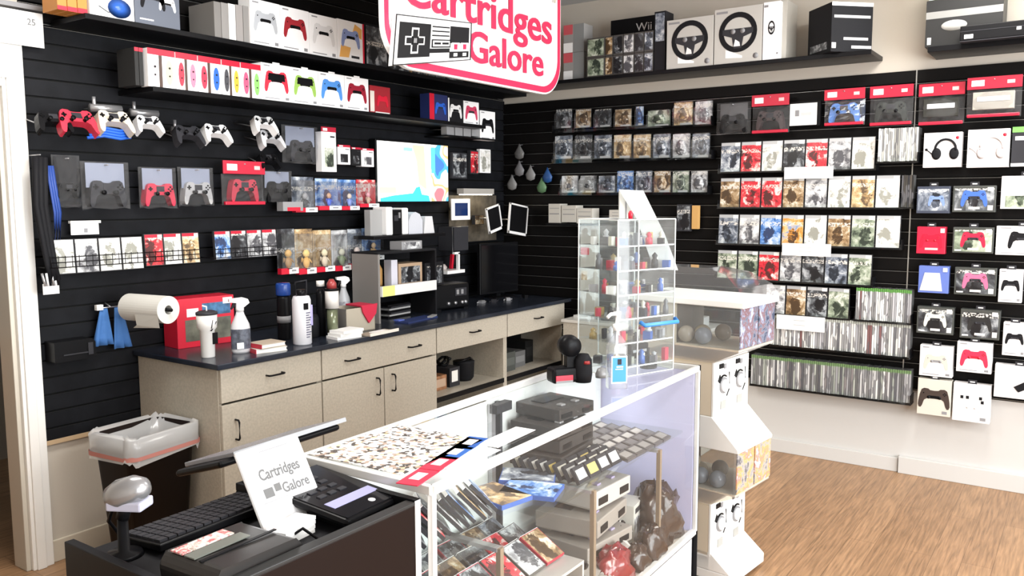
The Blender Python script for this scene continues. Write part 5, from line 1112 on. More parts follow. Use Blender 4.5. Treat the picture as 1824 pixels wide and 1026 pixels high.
# wall things under the racks
p = hA(195, 548, .05); t = thing('work_gloves', 'pair of blue cloths hanging from a clip above the worktop left end', 'cloth', (p.x, -.06, 1.125))
BC = mat((.05, .16, .42), .8, name='blue_cloth', bump=.6, bscale=40)
for s in (-1, 1):
    n = 7; vs = []; fs = []
    for j in range(6):
        for i in range(n): vs.append((s*.035+(i/(n-1)-.5)*(.035+.055*j/5)+s*.012*j/5, -.012*math.sin(i*2.4+s)*(j/5)-.004, -.18*j/5-(.012*s*j/5)))
    fs = [(j*n+i, j*n+i+1, (j+1)*n+i+1, (j+1)*n+i) for j in range(5) for i in range(n-1)]
    o = MB().add(vs, fs, BC, None, True).build('cloth', t); m_ = o.modifiers.new('thick', 'SOLIDIFY'); m_.thickness = .004
MB().bx(-.07, -.04, -.01, .01, -.004, .02, PAP).tube([(-.07, 0, .004), (.06, 0, .004)], .003, SIL).tube([(0, 0, .004), (0, .045, .02)], .003, SIL).build('clip_rail', t)
loc, rz, w, h = R('A', 97, 171, 606, 642, .10); t = thing('wall_box', 'black box mounted low on the slat wall left of the worktop', 'box', loc)
MB().prism([(-w/2, 0), (w/2, 0), (w/2, h*.8), (w*.42, h), (-w/2, h)], 0, .084, BLK).build('housing', t, bevel=.004); MB().bx(-w*.3, w*.4, -.004, 0, h*.3, h*.36, DK).bx(w*.3, w*.42, -.006, 0, h*.2, h*.8, DK).build('front_details', t)
# things in the open bays
def bay(nm, cat, label, x, y, z, b): tag(b.build(nm, loc=(x, y, z)), label, cat)
zb = .4525
bay('crate', 'crate', 'wooden crate in the left open bay of the counter', -1.44, -.42, zb, MB().bx(-.10, .10, -.1, .1, 0, .09, mat((.28, .13, .06), .5, vary=.4, bscale=30)).bx(-.09, .09, -.101, -.1, .02, .07, mat((.5, .35, .25), .5)))
b = MB().lathe([(.05, 0), (.065, .02), (.07, .12), (.072, .125)], BLK2, n=20); b.tube([(-.09, 0, .12), (0, -.05, .15), (.09, 0, .12)], .008, BLK); bay('pot', 'pot', 'black pot in the left open bay of the counter', -1.08, -.45, zb, b)
bay('storage_bin', 'bin', 'grey bin with a pale label in the left open bay', -1.26, -.46, zb, MB().bx(-.05, .05, -.06, .08, 0, .12, DK).bx(-.03, .03, -.061, -.06, .03, .1, STK))
bay('headphone_tangle', 'cables', 'tangle of black cables on the bin in the left open bay', -1.22, -.40, zb+.121, MB().tube([(.07*math.cos(k), .05*math.sin(k*1.3), .02+.015*math.sin(k*2)) for k in [i*.5 for i in range(22)]], .009, BLK))
for i, (x, y, w, h, c, nm) in enumerate(((-.80, -.5, .08, .1, (.25, .12, .08), 'brown'), (-.68, -.48, .12, .13, (.06, .065, .06), 'dark grey'), (-.52, -.45, .13, .11, (.12, .12, .12), 'grey'), (-.36, -.42, .1, .16, (.01, .01, .01), 'black'))):
    bay('storage_box', 'box', '%s storage box in the right open bay of the counter' % nm, x, y, zb, MB().bx(-w/2, w/2, -.06, .1, 0, h, mat(c, .5)).bx(-w*.4, w*.4, -.062, -.06, h*.3, h*.7, mat([q*1.6 for q in c], .5)))
bay('storage_box', 'box', 'large black case at the back of the right open bay', -.5, -.2, zb, MB().bx(-.3, .3, -.1, .1, 0, .2, BLK))

# ================================================================== waste bin
t = thing('waste_bin', 'black waste bin with a clear liner beside the left end of the counter', 'bin', (-3.27, -.40, 0), .12)
def rr(w, d, r, z, n=5):
    o = []
    for cx, cy, a0 in ((w/2-r, d/2-r, 0), (-w/2+r, d/2-r, PI/2), (-w/2+r, -d/2+r, PI), (w/2-r, -d/2+r, 1.5*PI)):
        for i in range(n+1): a = a0+i*PI/2/n; o.append((cx+r*math.cos(a), cy+r*math.sin(a), z))
    return o
def loft(mb, rings, m, smooth=True, cap0=True, cap1=False):
    n = len(rings[0]); vs = [v for r in rings for v in r]; fs = [(j*n+i, j*n+(i+1) % n, (j+1)*n+(i+1) % n, (j+1)*n+i) for j in range(len(rings)-1) for i in range(n)]
    if cap0: fs.append(tuple(range(n)))
    if cap1: fs.append(tuple(range((len(rings)-1)*n, len(rings)*n)))
    return mb.add(vs, fs, m, None, smooth)
loft(MB(), [rr(.25, .19, .03, 0), rr(.34, .26, .04, .60), rr(.36, .28, .04, .605), rr(.36, .28, .04, .625), rr(.335, .255, .04, .625), rr(.24, .18, .03, .02)], mat((.012, .008, .007), .45, name='dark_bin_plastic'), cap1=True).build('bucket', t)
random.seed(3)
def wob(ring, k, dz=0): return [(x*(1+random.uniform(-k, k)), y*(1+random.uniform(-k, k)), z+random.uniform(-dz, dz)) for x, y, z in ring]
LIN = glass((.93, .92, .9), 2.2, .2, .38, 'bin_liner_film')
loft(MB(), [wob(rr(.385, .30, .05, .525, 7), .015, .014), rr(.375, .295, .05, .57, 7), wob(rr(.38, .30, .05, .63, 7), .02, .006), wob(rr(.35, .27, .05, .64, 7), .01, .012), wob(rr(.29, .22, .05, .56, 7), .06, .0), wob(rr(.2, .15, .04, .46, 7), .05)], LIN, cap0=False).build('liner', t)
loft(MB(), [rr(.384, .302, .05, .54, 7), wob(rr(.384, .302, .05, .56, 7), .003, .004)], mat((.5, .2, .17), .6, name='red_drawstring'), cap0=False).build('drawstring', t)
# ================================================================== contents of the display case
def put(nm, cat, label, x, y, z, b, rz=0, group=None, bevel=0):
    return tag(b.build(nm, loc=(x, y, z), rz=rz, bevel=bevel), label, cat, group)
GC1 = mat((.30, .27, .24), .45, name='aged_grey_plastic'); GC2 = mat((.50, .47, .44), .45, name='pale_grey_plastic')
# cartridges in rows on the glass shelf, nearly all alike: each an object
def cartridge(x, y, z, rz, m, lab, tilt, label, group):
    b = MB().bx(-.034, .034, 0, .012, 0, .055, m).bx(-.026, .026, -.001, 0, .012, .045, lab).bx(-.034, .034, .003, .009, .055, .058, m)
    o = put('game_cartridge', 'cartridge', label, x, y, z, b, rz, group); o.rotation_euler = (tilt, 0, rz); return o
LB = [STK, mat((.5, .5, .5), .4), mat((.7, .68, .6), .4), mat((.65, .5, .15), .4), PAP]
sh = SHZ+.001
cart0 = {}
def carts(x0, dx, nx, y0, dy, ny, z, tilt, m, label, group, rz=0, labs=None, zstep=0):
    for i in range(nx):
        for j in range(ny):
            lb = (labs or LB)[(i*3+j) % len(labs or LB)]; key = (m.name, lb.name, tilt)
            if key not in cart0: o = cart0[key] = cartridge(x0, y0, z, rz, m, lb, tilt, label, group)
            else:
                o = cart0[key].copy(); COL.objects.link(o); tag(o, label, 'cartridge', group)
            o.location = (x0+dx*i, y0+dy*j, z+zstep*j); o.rotation_euler = (tilt, 0, rz+random.uniform(-.03, .03))
carts(-2.98, .075, 4, -2.45, .034, 8, sh, -.55, DK, 'dark cartridge with pale label in the block leaning on the glass shelf', 'white labelled cartridges on the glass shelf')
carts(-2.66, .074, 5, -2.46, .052, 6, sh, -1.35, mat((.10, .09, .085), .4), 'dark grey cartridge lying flat at the right of the glass shelf', 'flat grey cartridges on the glass shelf', labs=[mat((.3, .28, .26), .4), mat((.16, .15, .14), .3), GC2])
# stacked flat game cases standing in fans at the left of the glass shelf
for i in range(12):
    pl = ['dark', 'dark', 'grey', 'dark', 'red', 'dark', 'grey', 'dark', 'blue', 'gold', 'grey', 'blue'][i]
    x = -3.70+.036*i; w, h = .135, .12
    b = MB().bx(-.055, .055, .001, .012, 0, h, DK).bx(-.052, .052, 0, .001, .003, h-.003, cov(pl, 30)).bx(-.055, .055, .001, .012, h, h+.0015, PAP)
    o = put('game_case', 'video game', '%s coloured case, %s from left in the leaning fan on the glass shelf' % (pl, ORD[i]), x, -2.33+.006*(i % 3), sh, b, .9); o.rotation_euler = (-.75, 0, .9)
for i, (x, y, pl, rz, nm) in enumerate(((-3.16, -2.36, 'blue', .3, 'bright blue case lying in front of the black consoles in the display case'), (-3.06, -2.28, 'slate', .5, 'blue grey case lying behind the bright blue one in the display case'), (-3.26, -2.30, 'gold', -.2, 'orange and cream case lying left of the bright blue one'))):
    b = MB().bx(-.065, .065, -.09, .09, 0, .014, mat((.05, .12, .4), .3)).bx(-.062, .062, -.087, .087, .014, .015, cov(pl, 18)); put('game_case', 'video game', nm, x, y, sh, b, rz)
# black consoles stacked at the back of the glass shelf
def console(nm, label, x, y, z, w, d, h, m, rz=0, kind='black'):
    t = thing(nm, label, 'game console', (x, y, z), rz)
    MB().bx(-w/2, w/2, -d/2, d/2, h*.12, h, m).bx(-w*.45, w*.45, -d*.45, d*.45, 0, h*.12, m).build('housing', t, bevel=.006)
    b = MB(); b.bx(-w*.3, w*.3, d*.02, d*.3, h, h+.003, DK if kind != 'black' else BLK)
    for s in (-.3, .3): b.bx(w*s-.03, w*s+.03, -d/2-.003, -d/2, h*.3, h*.65, BLK)
    b.build('slots', t, bevel=.001)
    b = MB(); 
    for s in (-.2, .2): b.bx(w*s-.012, w*s+.012, -d*.36, -d*.24, h, h+.007, mat((.35, .3, .45), .4) if kind != 'black' else SIL)
    b.build('switches', t, bevel=.002)
    if kind == 'dome': MB().lathe([(d*.25, 0), (d*.24, .010), (d*.08, .016)], m, (0, 0, h), 28).build('disc_lid', t)
    return t
DKC = mat((.045, .04, .038), .35, name='black_console_plastic')
for i, (x, y, h_, nm) in enumerate(((-2.84, -2.235, .055, 'bottom'), (-2.83, -2.23, .05, 'second'), (-2.85, -2.24, .045, 'third'), (-2.80, -2.22, .045, 'topmost'))):
    console('game_console', '%s black console of the stack at the back of the display case' % nm, x, y, sh+[0, .057, .109, .156][i], .26-.02*i, .20, h_, DKC, .1-.07*i)
# consoles on the deck, seen through the front
def deckz(k): return CZ0+.002+k
t = console('game_console', 'black console at the bottom of the stack under the grey consoles on the case deck', -2.74, -2.25, deckz(0), .30, .20, .08, DKC, .05)
t = console('game_console', 'pale grey console with round disc lid in the stack on the case deck', -2.75, -2.33, deckz(.082), .28, .20, .06, GC1, -.1, 'dome')
t = console('game_console', 'grey boxy console on the round lidded one in the display case', -2.74, -2.30, deckz(.160), .27, .24, .07, GC1, .1, 'grey')
t = console('game_console', 'pale grey console topmost in the stack inside the display case', -2.70, -2.30, deckz(.241), .24, .22, .075, GC2, -.05, 'grey')
t = console('game_console', 'long grey console standing left of the stack in the display case', -3.02, -2.26, deckz(0), .22, .26, .10, mat((.2, .19, .19), .4), .15, 'dome')
b = MB().bx(-.06, .06, -.05, .05, 0, .17, mat((.62, .6, .55), .5)).bx(-.05, .05, -.051, -.05, .02, .12, cov('grey', 30)).bx(-.04, .03, -.051, -.05, .135, .155, DK)
put('small_box', 'box', 'white box standing right of the console stack on the case deck', -2.47, -2.34, deckz(0), b, .15)
def lumpy_bag(label, x, y, z, sx, sy, sz, m, rz=0, padm=None):
    t = thing('bagged_controller', label, 'controller', (x, y, z), rz); vs = []; fs = []; n = 20; k = 9
    for j in range(k+1):
        for i in range(n):
            a = 2*PI*i/n; ph = PI/2*j/k; rr_ = math.cos(ph)**.5 if j < k else 0.02
            r_ = rr_*(1+.16*math.sin(5*a+j)+random.uniform(-.09, .09)*(j > 0)); vs.append((sx*r_*math.cos(a), sy*r_*math.sin(a), max(0, sz*math.sin(ph)*(1+random.uniform(-.12, .12)))))
    fs = [(j*n+i, j*n+(i+1) % n, (j+1)*n+(i+1) % n, (j+1)*n+i) for j in range(k) for i in range(n)]+[tuple(range(n))]
    MB().add(vs, fs, m, None, True).build('plastic_bag', t)
    if padm:
        b = MB().prism(pad_outline(.15), -.02, .02, padm); o = b.build('controller', t, (0, 0, sz*.9), bevel=.008); o.rotation_euler = (-PI/2+.3, 0, .3)
    return t
BB = mat((.038, .02, .013), .22, name='dark_brown_wrap', coat=.6, bump=.8, bscale=30); RBG = mat((.22, .012, .015), .2, name='red_wrap', coat=.6, bump=.6, bscale=30)
lumpy_bag('dark brown wrapped bundle leaning in the right corner of the case deck', -2.34, -2.40, deckz(0), .12, .10, .20, BB)
lumpy_bag('dark brown wrapped controller left of the corner bundle on the case deck', -2.52, -2.47, deckz(0), .075, .05, .11, BB, .1)
lumpy_bag('dark brown wrapped controller beside the red one on the case deck', -2.64, -2.47, deckz(0), .06, .045, .08, BB, .1)
lumpy_bag('red wrapped controller at the front of the case deck', -2.80, -2.455, deckz(0), .11, .065, .12, RBG, .1)
t = thing('game_controller', 'white controller with black sticks leaning behind the red wrapped one', 'controller', (-2.63, -2.39, deckz(.10)), .4); pad3d(t, .15, 0, 0, 0, GC2, BLK, name='pad_body', tilt=-.9)
lumpy_bag('grey wrapped controller at the front left of the red one on the case deck', -2.92, -2.47, deckz(0), .09, .05, .07, mat((.3, .28, .25), .3, bump=.6, bscale=30), 0, GC1)
lumpy_bag('brown wrapped controller behind the red wrapped one', -2.98, -2.40, deckz(0), .1, .05, .09, BB, .2)
# raised tier of game cases in the left half
put('display_riser', 'riser', 'clear edged riser carrying flat game cases in the left half of the display case', -3.46, -2.315, CZ0+.001, MB().bx(-.38, .38, -.19, .18, .185, .195, GC2).bx(-.38, -.37, -.19, .18, 0, .185, GC2).bx(.37, .38, -.19, .18, 0, .185, GC2))
RE = mat((.5, .02, .05), .35, name='red_case_edge')
pl = [['blue', 'dark', 'pale', 'dark', 'red', 'grey', 'brown'], ['grey', 'pale', 'dark', 'brown', 'dark', 'red', 'grey'], ['brown', 'dark', 'red', 'grey', 'dark', 'brown', 'slate'], ['red', 'brown', 'brown', 'red', 'grey', 'brown', 'dark']]
RN = ['front', 'second', 'third', 'back']
for j in range(4):
    for i in range(7):
        pc = pl[j][i]; b = MB().bx(-.048, .048, -.012, 0, 0, .12, mat((.1, .09, .08), .3) if (i+j) % 3 else RE).bx(-.045, .045, -.013, -.012, .003, .117, cov(pc, 26)).bx(-.049, .049, -.012, .0, .12, .1215, PAP)
        o = put('game_case', 'video game', '%s coloured case, %s from left in the %s row on the case riser' % (pc, ORD[i], RN[j]), -3.78+.105*i, -2.44+.085*j, CZ0+.202, b, .0); o.rotation_euler = (-1.05, 0, random.uniform(-.08, .08))
for i in range(8):
    b = MB().bx(-.055, .055, -.07, .07, 0, .014, RE if i % 3 == 0 else mat((.25, .22, .18), .4)).bx(-.05, .05, -.0705, -.07, .003, .011, cov('red' if i % 2 else 'pale', 40))
    put('game_case', 'video game', 'flat case in the pile right of the riser, %s from the bottom' % ORD[i], -3.17+.004*(i % 3), -2.42, deckz(.0148*i), b, .1*(i % 3))
# printed papers lying under the top glass, left end
def sheet_mat():
    m, nt, bs = nodes('sticker_sheet'); N = nt.nodes; L = nt.links
    tc = N.new('ShaderNodeTexCoord'); v = N.new('ShaderNodeTexVoronoi'); v.inputs['Scale'].default_value = 95; L.new(tc.outputs['Object'], v.inputs['Vector'])
    r = N.new('ShaderNodeValToRGB'); r.color_ramp.interpolation = 'CONSTANT'
    for i, (p, c_) in enumerate([(0, (.9, .88, .82)), (.30, (.07, .06, .055)), (.50, (.88, .87, .82)), (.64, (.4, .3, .24)), (.8, (.85, .6, .35)), (.88, (.9, .9, .88))]):
        e = r.color_ramp.elements[i] if i < 2 else r.color_ramp.elements.new(p)
        e.position = p; e.color = (*c_, 1)
    sp = N.new('ShaderNodeSeparateColor'); L.new(v.outputs['Color'], sp.inputs[0]); L.new(sp.outputs[0], r.inputs[0]); L.new(r.outputs[0], bs.inputs['Base Color']); bs.inputs['Roughness'].default_value = .5
    return m
gz = CZ1+.001
put('sticker_sheet', 'sticker sheet', 'white sheet crowded with small dark stickers on the left end of the case top', -3.69, -2.30, gz, MB().bx(-.17, .17, -.145, .16, 0, .002, sheet_mat()), .03)
for i, (x, y, c, nm) in enumerate(((-3.845, -2.495, (.65, .02, .06), 'red card with a white logo'), (-3.735, -2.468, (.65, .02, .06), 'red card touching the blue ones'), (-3.645, -2.446, (.02, .12, .45), 'blue card touching the red ones'), (-3.555, -2.425, (.02, .1, .4), 'blue card at the right end of the strip'))):
    put('price_card', 'card', '%s, lying below the sticker sheet' % nm, x, y, gz, MB().bx(-.055, .055, -.028, .028, 0, .002, mat(c, .4)).bx(-.02, .03, -.012, .015, .002, .0025, mat((.8, .7, .7), .5)), .23)
for i, (x, y) in enumerate(((-3.66, -2.50), (-3.45, -2.47))):  # bright glare by the front glass, put in as two flat white sheets
    put('glare_sheet', 'paper', 'white glare laid as a flat sheet on the case top, %s from the black stand' % ORD[i], x, y, gz, MB().bx(-.10, .10, -.035, .03, 0, .001, PAP), .06)
# ================================================================== things on the case top, right end
p = hZ(1098, 690, gz); px_, py_ = p.x, p.y; h = zat(570, px_, py_)-gz
t = thing('sanitizer_bottle', 'clear pump bottle with a blue label on the display case', 'bottle', (px_, py_, gz), -.75)
w = .068; CLB = glass((.93, .95, .97), 1.6, .04, .10, 'clear_bottle')
loft(MB(), [rr(w, w*.8, .015, 0), rr(w, w*.8, .015, .145), rr(w*.8, w*.66, .02, .165), rr(w*.35, w*.35, .01, .185), rr(w*.32, w*.32, .01, .20)], CLB).build('bottle', t)
MB().bx(-w*.42, w*.42, -w*.41, -w*.405, .02, .115, PAP).bx(-w*.36, w*.36, -w*.414, -w*.41, .025, .11, mat((.03, .25, .75), .4)).bx(-w*.2, w*.2, -w*.417, -w*.414, .068, .071, PAP).bx(-w*.1, w*.12, -w*.417, -w*.414, .085, .105, DK).bx(-w*.15, w*.2, -w*.417, -w*.414, .075, .08, PAP).build('bottle_label', t)
MB().lathe([(.014, .20), (.014, .222), (.006, .224), (.006, .25), (.012, .252), (.013, .265)], WHT, n=16).tube([(0, 0, .258), (-.03, -.02, .260), (-.045, -.03, .25)], .006, WHT).build('pump', t); MB().tube([(0, 0, .02), (0, 0, .2)], .004, WHT).build('dip_tube', t)
# scanner-like black holder
p = hZ(1018, 680, gz)
t = thing('desk_holder', 'black desk fan like holder with a red plate left of the pump bottle', 'holder', (p.x, p.y+.01, gz), -.6)
MB().bx(-.075, .03, -.03, .04, 0, .055, BLK).build('base', t, bevel=.012); MB().bx(-.065, .0, -.034, -.030, .008, .03, mat((.6, .02, .05), .3)).bx(-.065, .0, -.0345, -.0305, .004, .012, GRY).build('red_plate', t)
MB().lathe([(.008, -.03), (.036, -.026), (.04, 0), (.036, .026), (.008, .03)], BLK, (0, 0, 0), 24, M=Matrix.Translation((.0, -.0, .13)) @ Matrix.Rotation(PI/2, 4, 'X')).build('drum', t); MB().lathe([(.03, 0), (.034, .03), (.032, .08), (.02, .1)], BLK2, (.045, -.02, 0), 20).lathe([(.012, .0), (.01, .01)], mat((.3, .02, .02), .4), (.045, -.052, .07), 12).build('turret', t); MB().bx(-.015, .02, -.015, .015, .05, .11, BLK).build('neck', t)
# clear acrylic tower with shelves of trinkets
TX, TY, TW, TD = -2.43, -2.31, .29, .22
t = thing('acrylic_cabinet', 'tall clear acrylic cabinet with shelves of trinkets on the case top', 'cabinet', (TX, TY, gz), -.35)
H_ = zat(385, TX, TY)-gz-.01; ap = glass((.95, .97, .97), 1.5, .03, .035, 'acrylic_sheet')
for (a, b_, c_, d_) in ((-TW/2, TW/2, -TD/2, -TD/2+.003), (-TW/2, TW/2, TD/2-.003, TD/2), (-TW/2, -TW/2+.003, -TD/2, TD/2), (TW/2-.003, TW/2, -TD/2, TD/2), (-.045, -.042, -TD/2, TD/2)):
    MB().bx(a, b_, c_, d_, 0, H_, ap).build('acrylic_panel', t)
ED = mat((.75, .78, .78), .15, name='polished_acrylic_edge')
b = MB()
for x in (-TW/2, TW/2, -.0435):
    for y in (-TD/2, TD/2): b.bx(x-.0018, x+.0018, y-.0018, y+.0018, 0, H_, ED)
for z in (0, H_):
    for y in (-TD/2, TD/2): b.bx(-TW/2, TW/2, y-.0018, y+.0018, z-.0018, z+.0018, ED)
    for x in (-TW/2, TW/2): b.bx(x-.0018, x+.0018, -TD/2, TD/2, z-.0018, z+.0018, ED)
b.build('polished_edges', t)
nsh = 6; zs_ = [H_*(.06+.155*k) for k in range(nsh)]
MB().bx(-TW/2, TW/2, -TD/2, TD/2, H_-.004, H_, ap).build('top_panel', t)
M0 = Matrix.Translation((TX, TY, gz)) @ Matrix.Rotation(-.35, 4, 'Z')
for k, z in enumerate(zs_): MB().bx(-TW/2+.003, TW/2-.003, -TD/2+.003, TD/2-.003, z-.003, z, ap).bx(-TW/2+.003, TW/2-.003, -TD/2+.002, -TD/2+.004, z-.004, z+.001, ED).build('shelf', t)
cc = [((.55, .04, .08), 'red'), ((.75, .74, .72), 'white'), ((.03, .03, .035), 'black'), ((.4, .4, .42), 'grey'), ((.05, .12, .4), 'blue'), ((.4, .28, .1), 'brass'), ((.15, .15, .16), 'charcoal'), ((.6, .58, .5), 'cream')]
LV = ['lowest', 'second lowest', 'third lowest', 'third highest', 'second highest', 'highest']
random.seed(11)
for k, z in enumerate(zs_):
    for i, rw in [(i, rw) for rw in (0, 1) for i in range(9)]:
        c, cn = cc[(i*5+k*3+rw*2) % 8]; x = -TW/2+.02+.031*i+(.006 if i > 2 else 0); y = -TD/2+.028+.028*((i+k) % 2)+.10*rw; r = random.uniform(.011, .0155); hh = random.uniform(.03, .06)
        b = MB()
        if (i+k) % 3 == 0: b.box((0, 0, r), (2*r, 2*r, 2*r), mat(c, .25), rz=.5)
        elif (i+k) % 3 == 1: b.lathe([(r, 0), (r*.9, hh*.5), (r*.5, hh*.6), (r*.8, hh*.8), (.001, hh)], mat(c, .3), n=10)
        else: b.box((0, 0, hh*.4), (r*1.8, r, hh*.8), mat(c, .3), rz=.3)
        o = b.build('trinket', loc=M0 @ Vector((x, y, z+.0005)), rz=-.35); tag(o, '%s trinket, %s from left, %s row of the %s clear cabinet shelf' % (cn, ORD[i], ['front', 'rear'][rw], LV[k]), 'trinket')
for (z, x, y, w, d, c, nm) in ((H_*.06+.155*H_*4+.045, .06, -.07, .11, .05, (.3, .01, .03), 'flat dark red tray near the top of the clear cabinet'),):
    pass
def flat_in(px0, px1, py, z, c, nm, hgt=.018, d=.06):
    a = hZ(px0, py, z); e = hZ(px1, py, z); w = (a-e).length
    put('flat_tray', 'tray', nm, (a.x+e.x)/2, (a.y+e.y)/2, z, MB().bx(-w/2, w/2, -d/2, d/2, 0, hgt, mat(c, .4)), -.95, bevel=.003)
# slanted clear leaflet holder behind the cabinet
p0_ = M0 @ Vector((.02, .05, H_+.001)); 
t = thing('leaflet_stand', 'slanted clear leaflet holder with a white box, standing on the clear cabinet', 'stand', (p0_.x, p0_.y, p0_.z), -.9)
MB().bx(-.01, .065, -.0, .02, .0, .105, mat((.70, .70, .66), .4)).bx(.012, .018, -.001, 0, 0, .1, GRY).bx(.04, .045, -.001, 0, 0, .1, GRY).build('white_box', t)
o = MB().prism([(-.02, .11), (.075, .105), (.16, -.06), (.215, -.20), (.12, -.195), (.05, 0)], -.03, -.026, glass((.9, .92, .92), 2.2, .06, .45, 'frosted_sheet')).build('slanted_sheet', t)
put('red_counter', 'trinket', 'small red token on the top of the clear cabinet', *(M0 @ Vector((-.02, -.04, H_+.001))), MB().lathe([(.008, 0), (.009, .02), (.004, .03)], RED, n=12))
M1 = M0
for (x, y, z, w, d, h_, c, nm) in ((.04, -.04, zs_[4], .09, .05, .014, (.28, .01, .03), 'flat dark red box on the second highest shelf of the clear cabinet'), (.03, -.05, zs_[3], .09, .05, .022, (.01, .03, .14), 'flat navy box on the third highest shelf of the clear cabinet'), (.06, .02, zs_[2], .10, .06, .03, (.008, .008, .01), 'flat black box on the third lowest shelf of the clear cabinet'), (.07, 0, zs_[0], .09, .09, .055, (.01, .01, .011), 'black box on the lowest shelf of the clear cabinet')):
    v = M0 @ Vector((x, y+.04, z+.001)); put('flat_box', 'box', nm, v.x, v.y, v.z, MB().bx(-w/2, w/2, -d/2, d/2, 0, h_, mat(c, .3)).bx(-w*.4, w*.4, -d/2-.001, -d/2, h_*.4, h_*.6, SIL), -.35, bevel=.002)
v = M0 @ Vector((.05, -TD/2-.010, zs_[2]-.025)); b = MB().tube([(-.09, .0, .01), (-.085, -.02, 0), (.085, -.02, 0), (.09, 0, .01)], .008, mat((.05, .25, .7), .35)); put('blue_rim', 'trim', 'bright blue strip along the front of the clear cabinet', v.x, v.y, v.z, b, -.35)
# small dark things by the cabinet foot
for (px, py, c, nm, s) in ((1155, 655, (.02, .02, .02), 'black dome shaped gadget right of the pump bottle', .035), (1072, 672, (.2, .2, .2), 'grey gadget behind the pump bottle', .025)):
    p = hZ(px, py, gz); put('gadget', 'gadget', nm, p.x, p.y, gz, MB().lathe([(s, 0), (s*1.05, s*.5), (s*.7, s*1.3), (.002, s*1.5)], mat(c, .3), n=18, sy=.8), -.5)
# papers and boxes on the low cabinet by the wall
for i, (y, w, h_, c, nm) in enumerate(((-.92, .16, .02, (.55, .55, .53), 'loose pale papers'), (-1.12, .14, .10, (.02, .02, .02), 'black carton'), (-1.30, .13, .05, (.4, .4, .4), 'grey carton'), (-1.50, .16, .12, (.03, .025, .03), 'dark brown carton'), (-1.68, .12, .06, (.5, .5, .48), 'pale carton'))):
    put('carton', 'box', '%s on the low cream cabinet by the right wall' % nm, -.24, y, .801, MB().bx(-.1, .1, -w/2, w/2, 0, h_, mat(c, .5)).bx(-.101, -.1, -w*.3, w*.3, h_*.3, h_*.6, STK), .1*(i % 3-1), bevel=.002)

# ================================================================== things on the cash stand
sz_ = SZ-.0345
t = thing('sign_display', 'white square customer sign with the shop name leaning on the cash stand', 'sign', (hZ(525, 938, sz_).x+.012, hZ(525, 938, sz_).y, sz_), .0); t.rotation_euler = (-.5, -.02, 0); t.scale = (1.0, 1, .97)
MB().bx(-.088, .088, 0, .012, .008, .205, mat((.84, .84, .85), .3)).build('plate', t, bevel=.006); 
BKI = mat((.12, .12, .12), .5, name='dark_ink')
text('Cartridges', 'lettering', t, -.052, .060, .115, .150, -.0005, BKI, ext=.0004, bold=.022); text('Galore', 'lettering', t, -.005, .070, .080, .105, -.0005, BKI, ext=.0004, bold=.022)
MB().bx(-.055, -.030, -.001, 0, .082, .104, BKI).bx(-.025, -.008, -.001, 0, .090, .108, BKI).bx(-.065, .0, -.001, 0, .072, .0735, GRY).bx(-.03, .05, -.0008, 0, .188, .19, GRY).build('logo', t)
MB().tube([(0, .012, .1), (.0, .09, .11)], .006, DK).build('prop', t)
# stack of white cards
p = hZ(520, 962, sz_)
for i in range(4):
    put('card_box', 'cards', 'white card pack in front of the shop sign plate, %s from the bottom' % ORD[i], p.x+.003*i, p.y+.012, sz_+.0082*i, MB().bx(-.055, .055, -.026, .026, 0, .008, PAP).bx(-.04, .05, -.02, .018, .008, .0083, mat((.75, .6, .58), .5)), .05*i+.1)
# card terminal
t = thing('card_terminal', 'black card terminal with a lilac screen strip on the cash stand', 'card terminal', (-3.975, -2.335, sz_+.03), .12); t.rotation_euler = (.10, 0, .06); t.scale = (1.08, 1.08, 1)
MB().bx(-.085, .09, -.13, .13, 0, .022, BLK).build('housing', t, bevel=.012); MB().bx(-.078, .083, -.122, .122, .022, .0235, mat((.012, .012, .014), .12)).build('glass_face', t)
MB().bx(-.065, .07, -.075, -.045, .0235, .0245, mat((.36, .36, .6), .3)).lathe([(.008, .0235), (.008, .0245)], PAP, (.02, -.10, 0), 12).build('screen_strip', t)
b = MB()
for k in range(4):
    for j in range(3): b.bx(-.05+.03*j, -.03+.03*j, -.02+.028*k, -.008+.028*k, .0235, .026, DK)
b.build('keypad', t); MB().bx(-.05, .05, .08, .125, -.012, 0, BLK).bx(-.06, .06, -.12, .12, -.02, 0, BLK).build('foot', t)
# receipt printer
t = thing('receipt_printer', 'dark rounded receipt printer with a red and white label on the cash stand', 'printer', (-4.31, -2.43, sz_), .05)
MB().prism([(-.10, 0), (.11, 0), (.115, .03), (.09, .058), (-.09, .062), (-.105, .04)], -.075, .085, mat((.03, .028, .027), .25, name='printer_plastic')).build('housing', t, bevel=.008)
MB().bx(-.09, .03, .035, .070, .063, .066, cover([(.75, .72, .66), (.5, .03, .05), (.8, .78, .72), (.4, .3, .25)], 60)).build('label_plate', t); MB().bx(-.09, .04, .0, .03, .0625, .065, mat((.15, .16, .14), .3)).bx(-.09, .09, -.02, -.012, .062, .064, BLK).build('paper_slot', t)
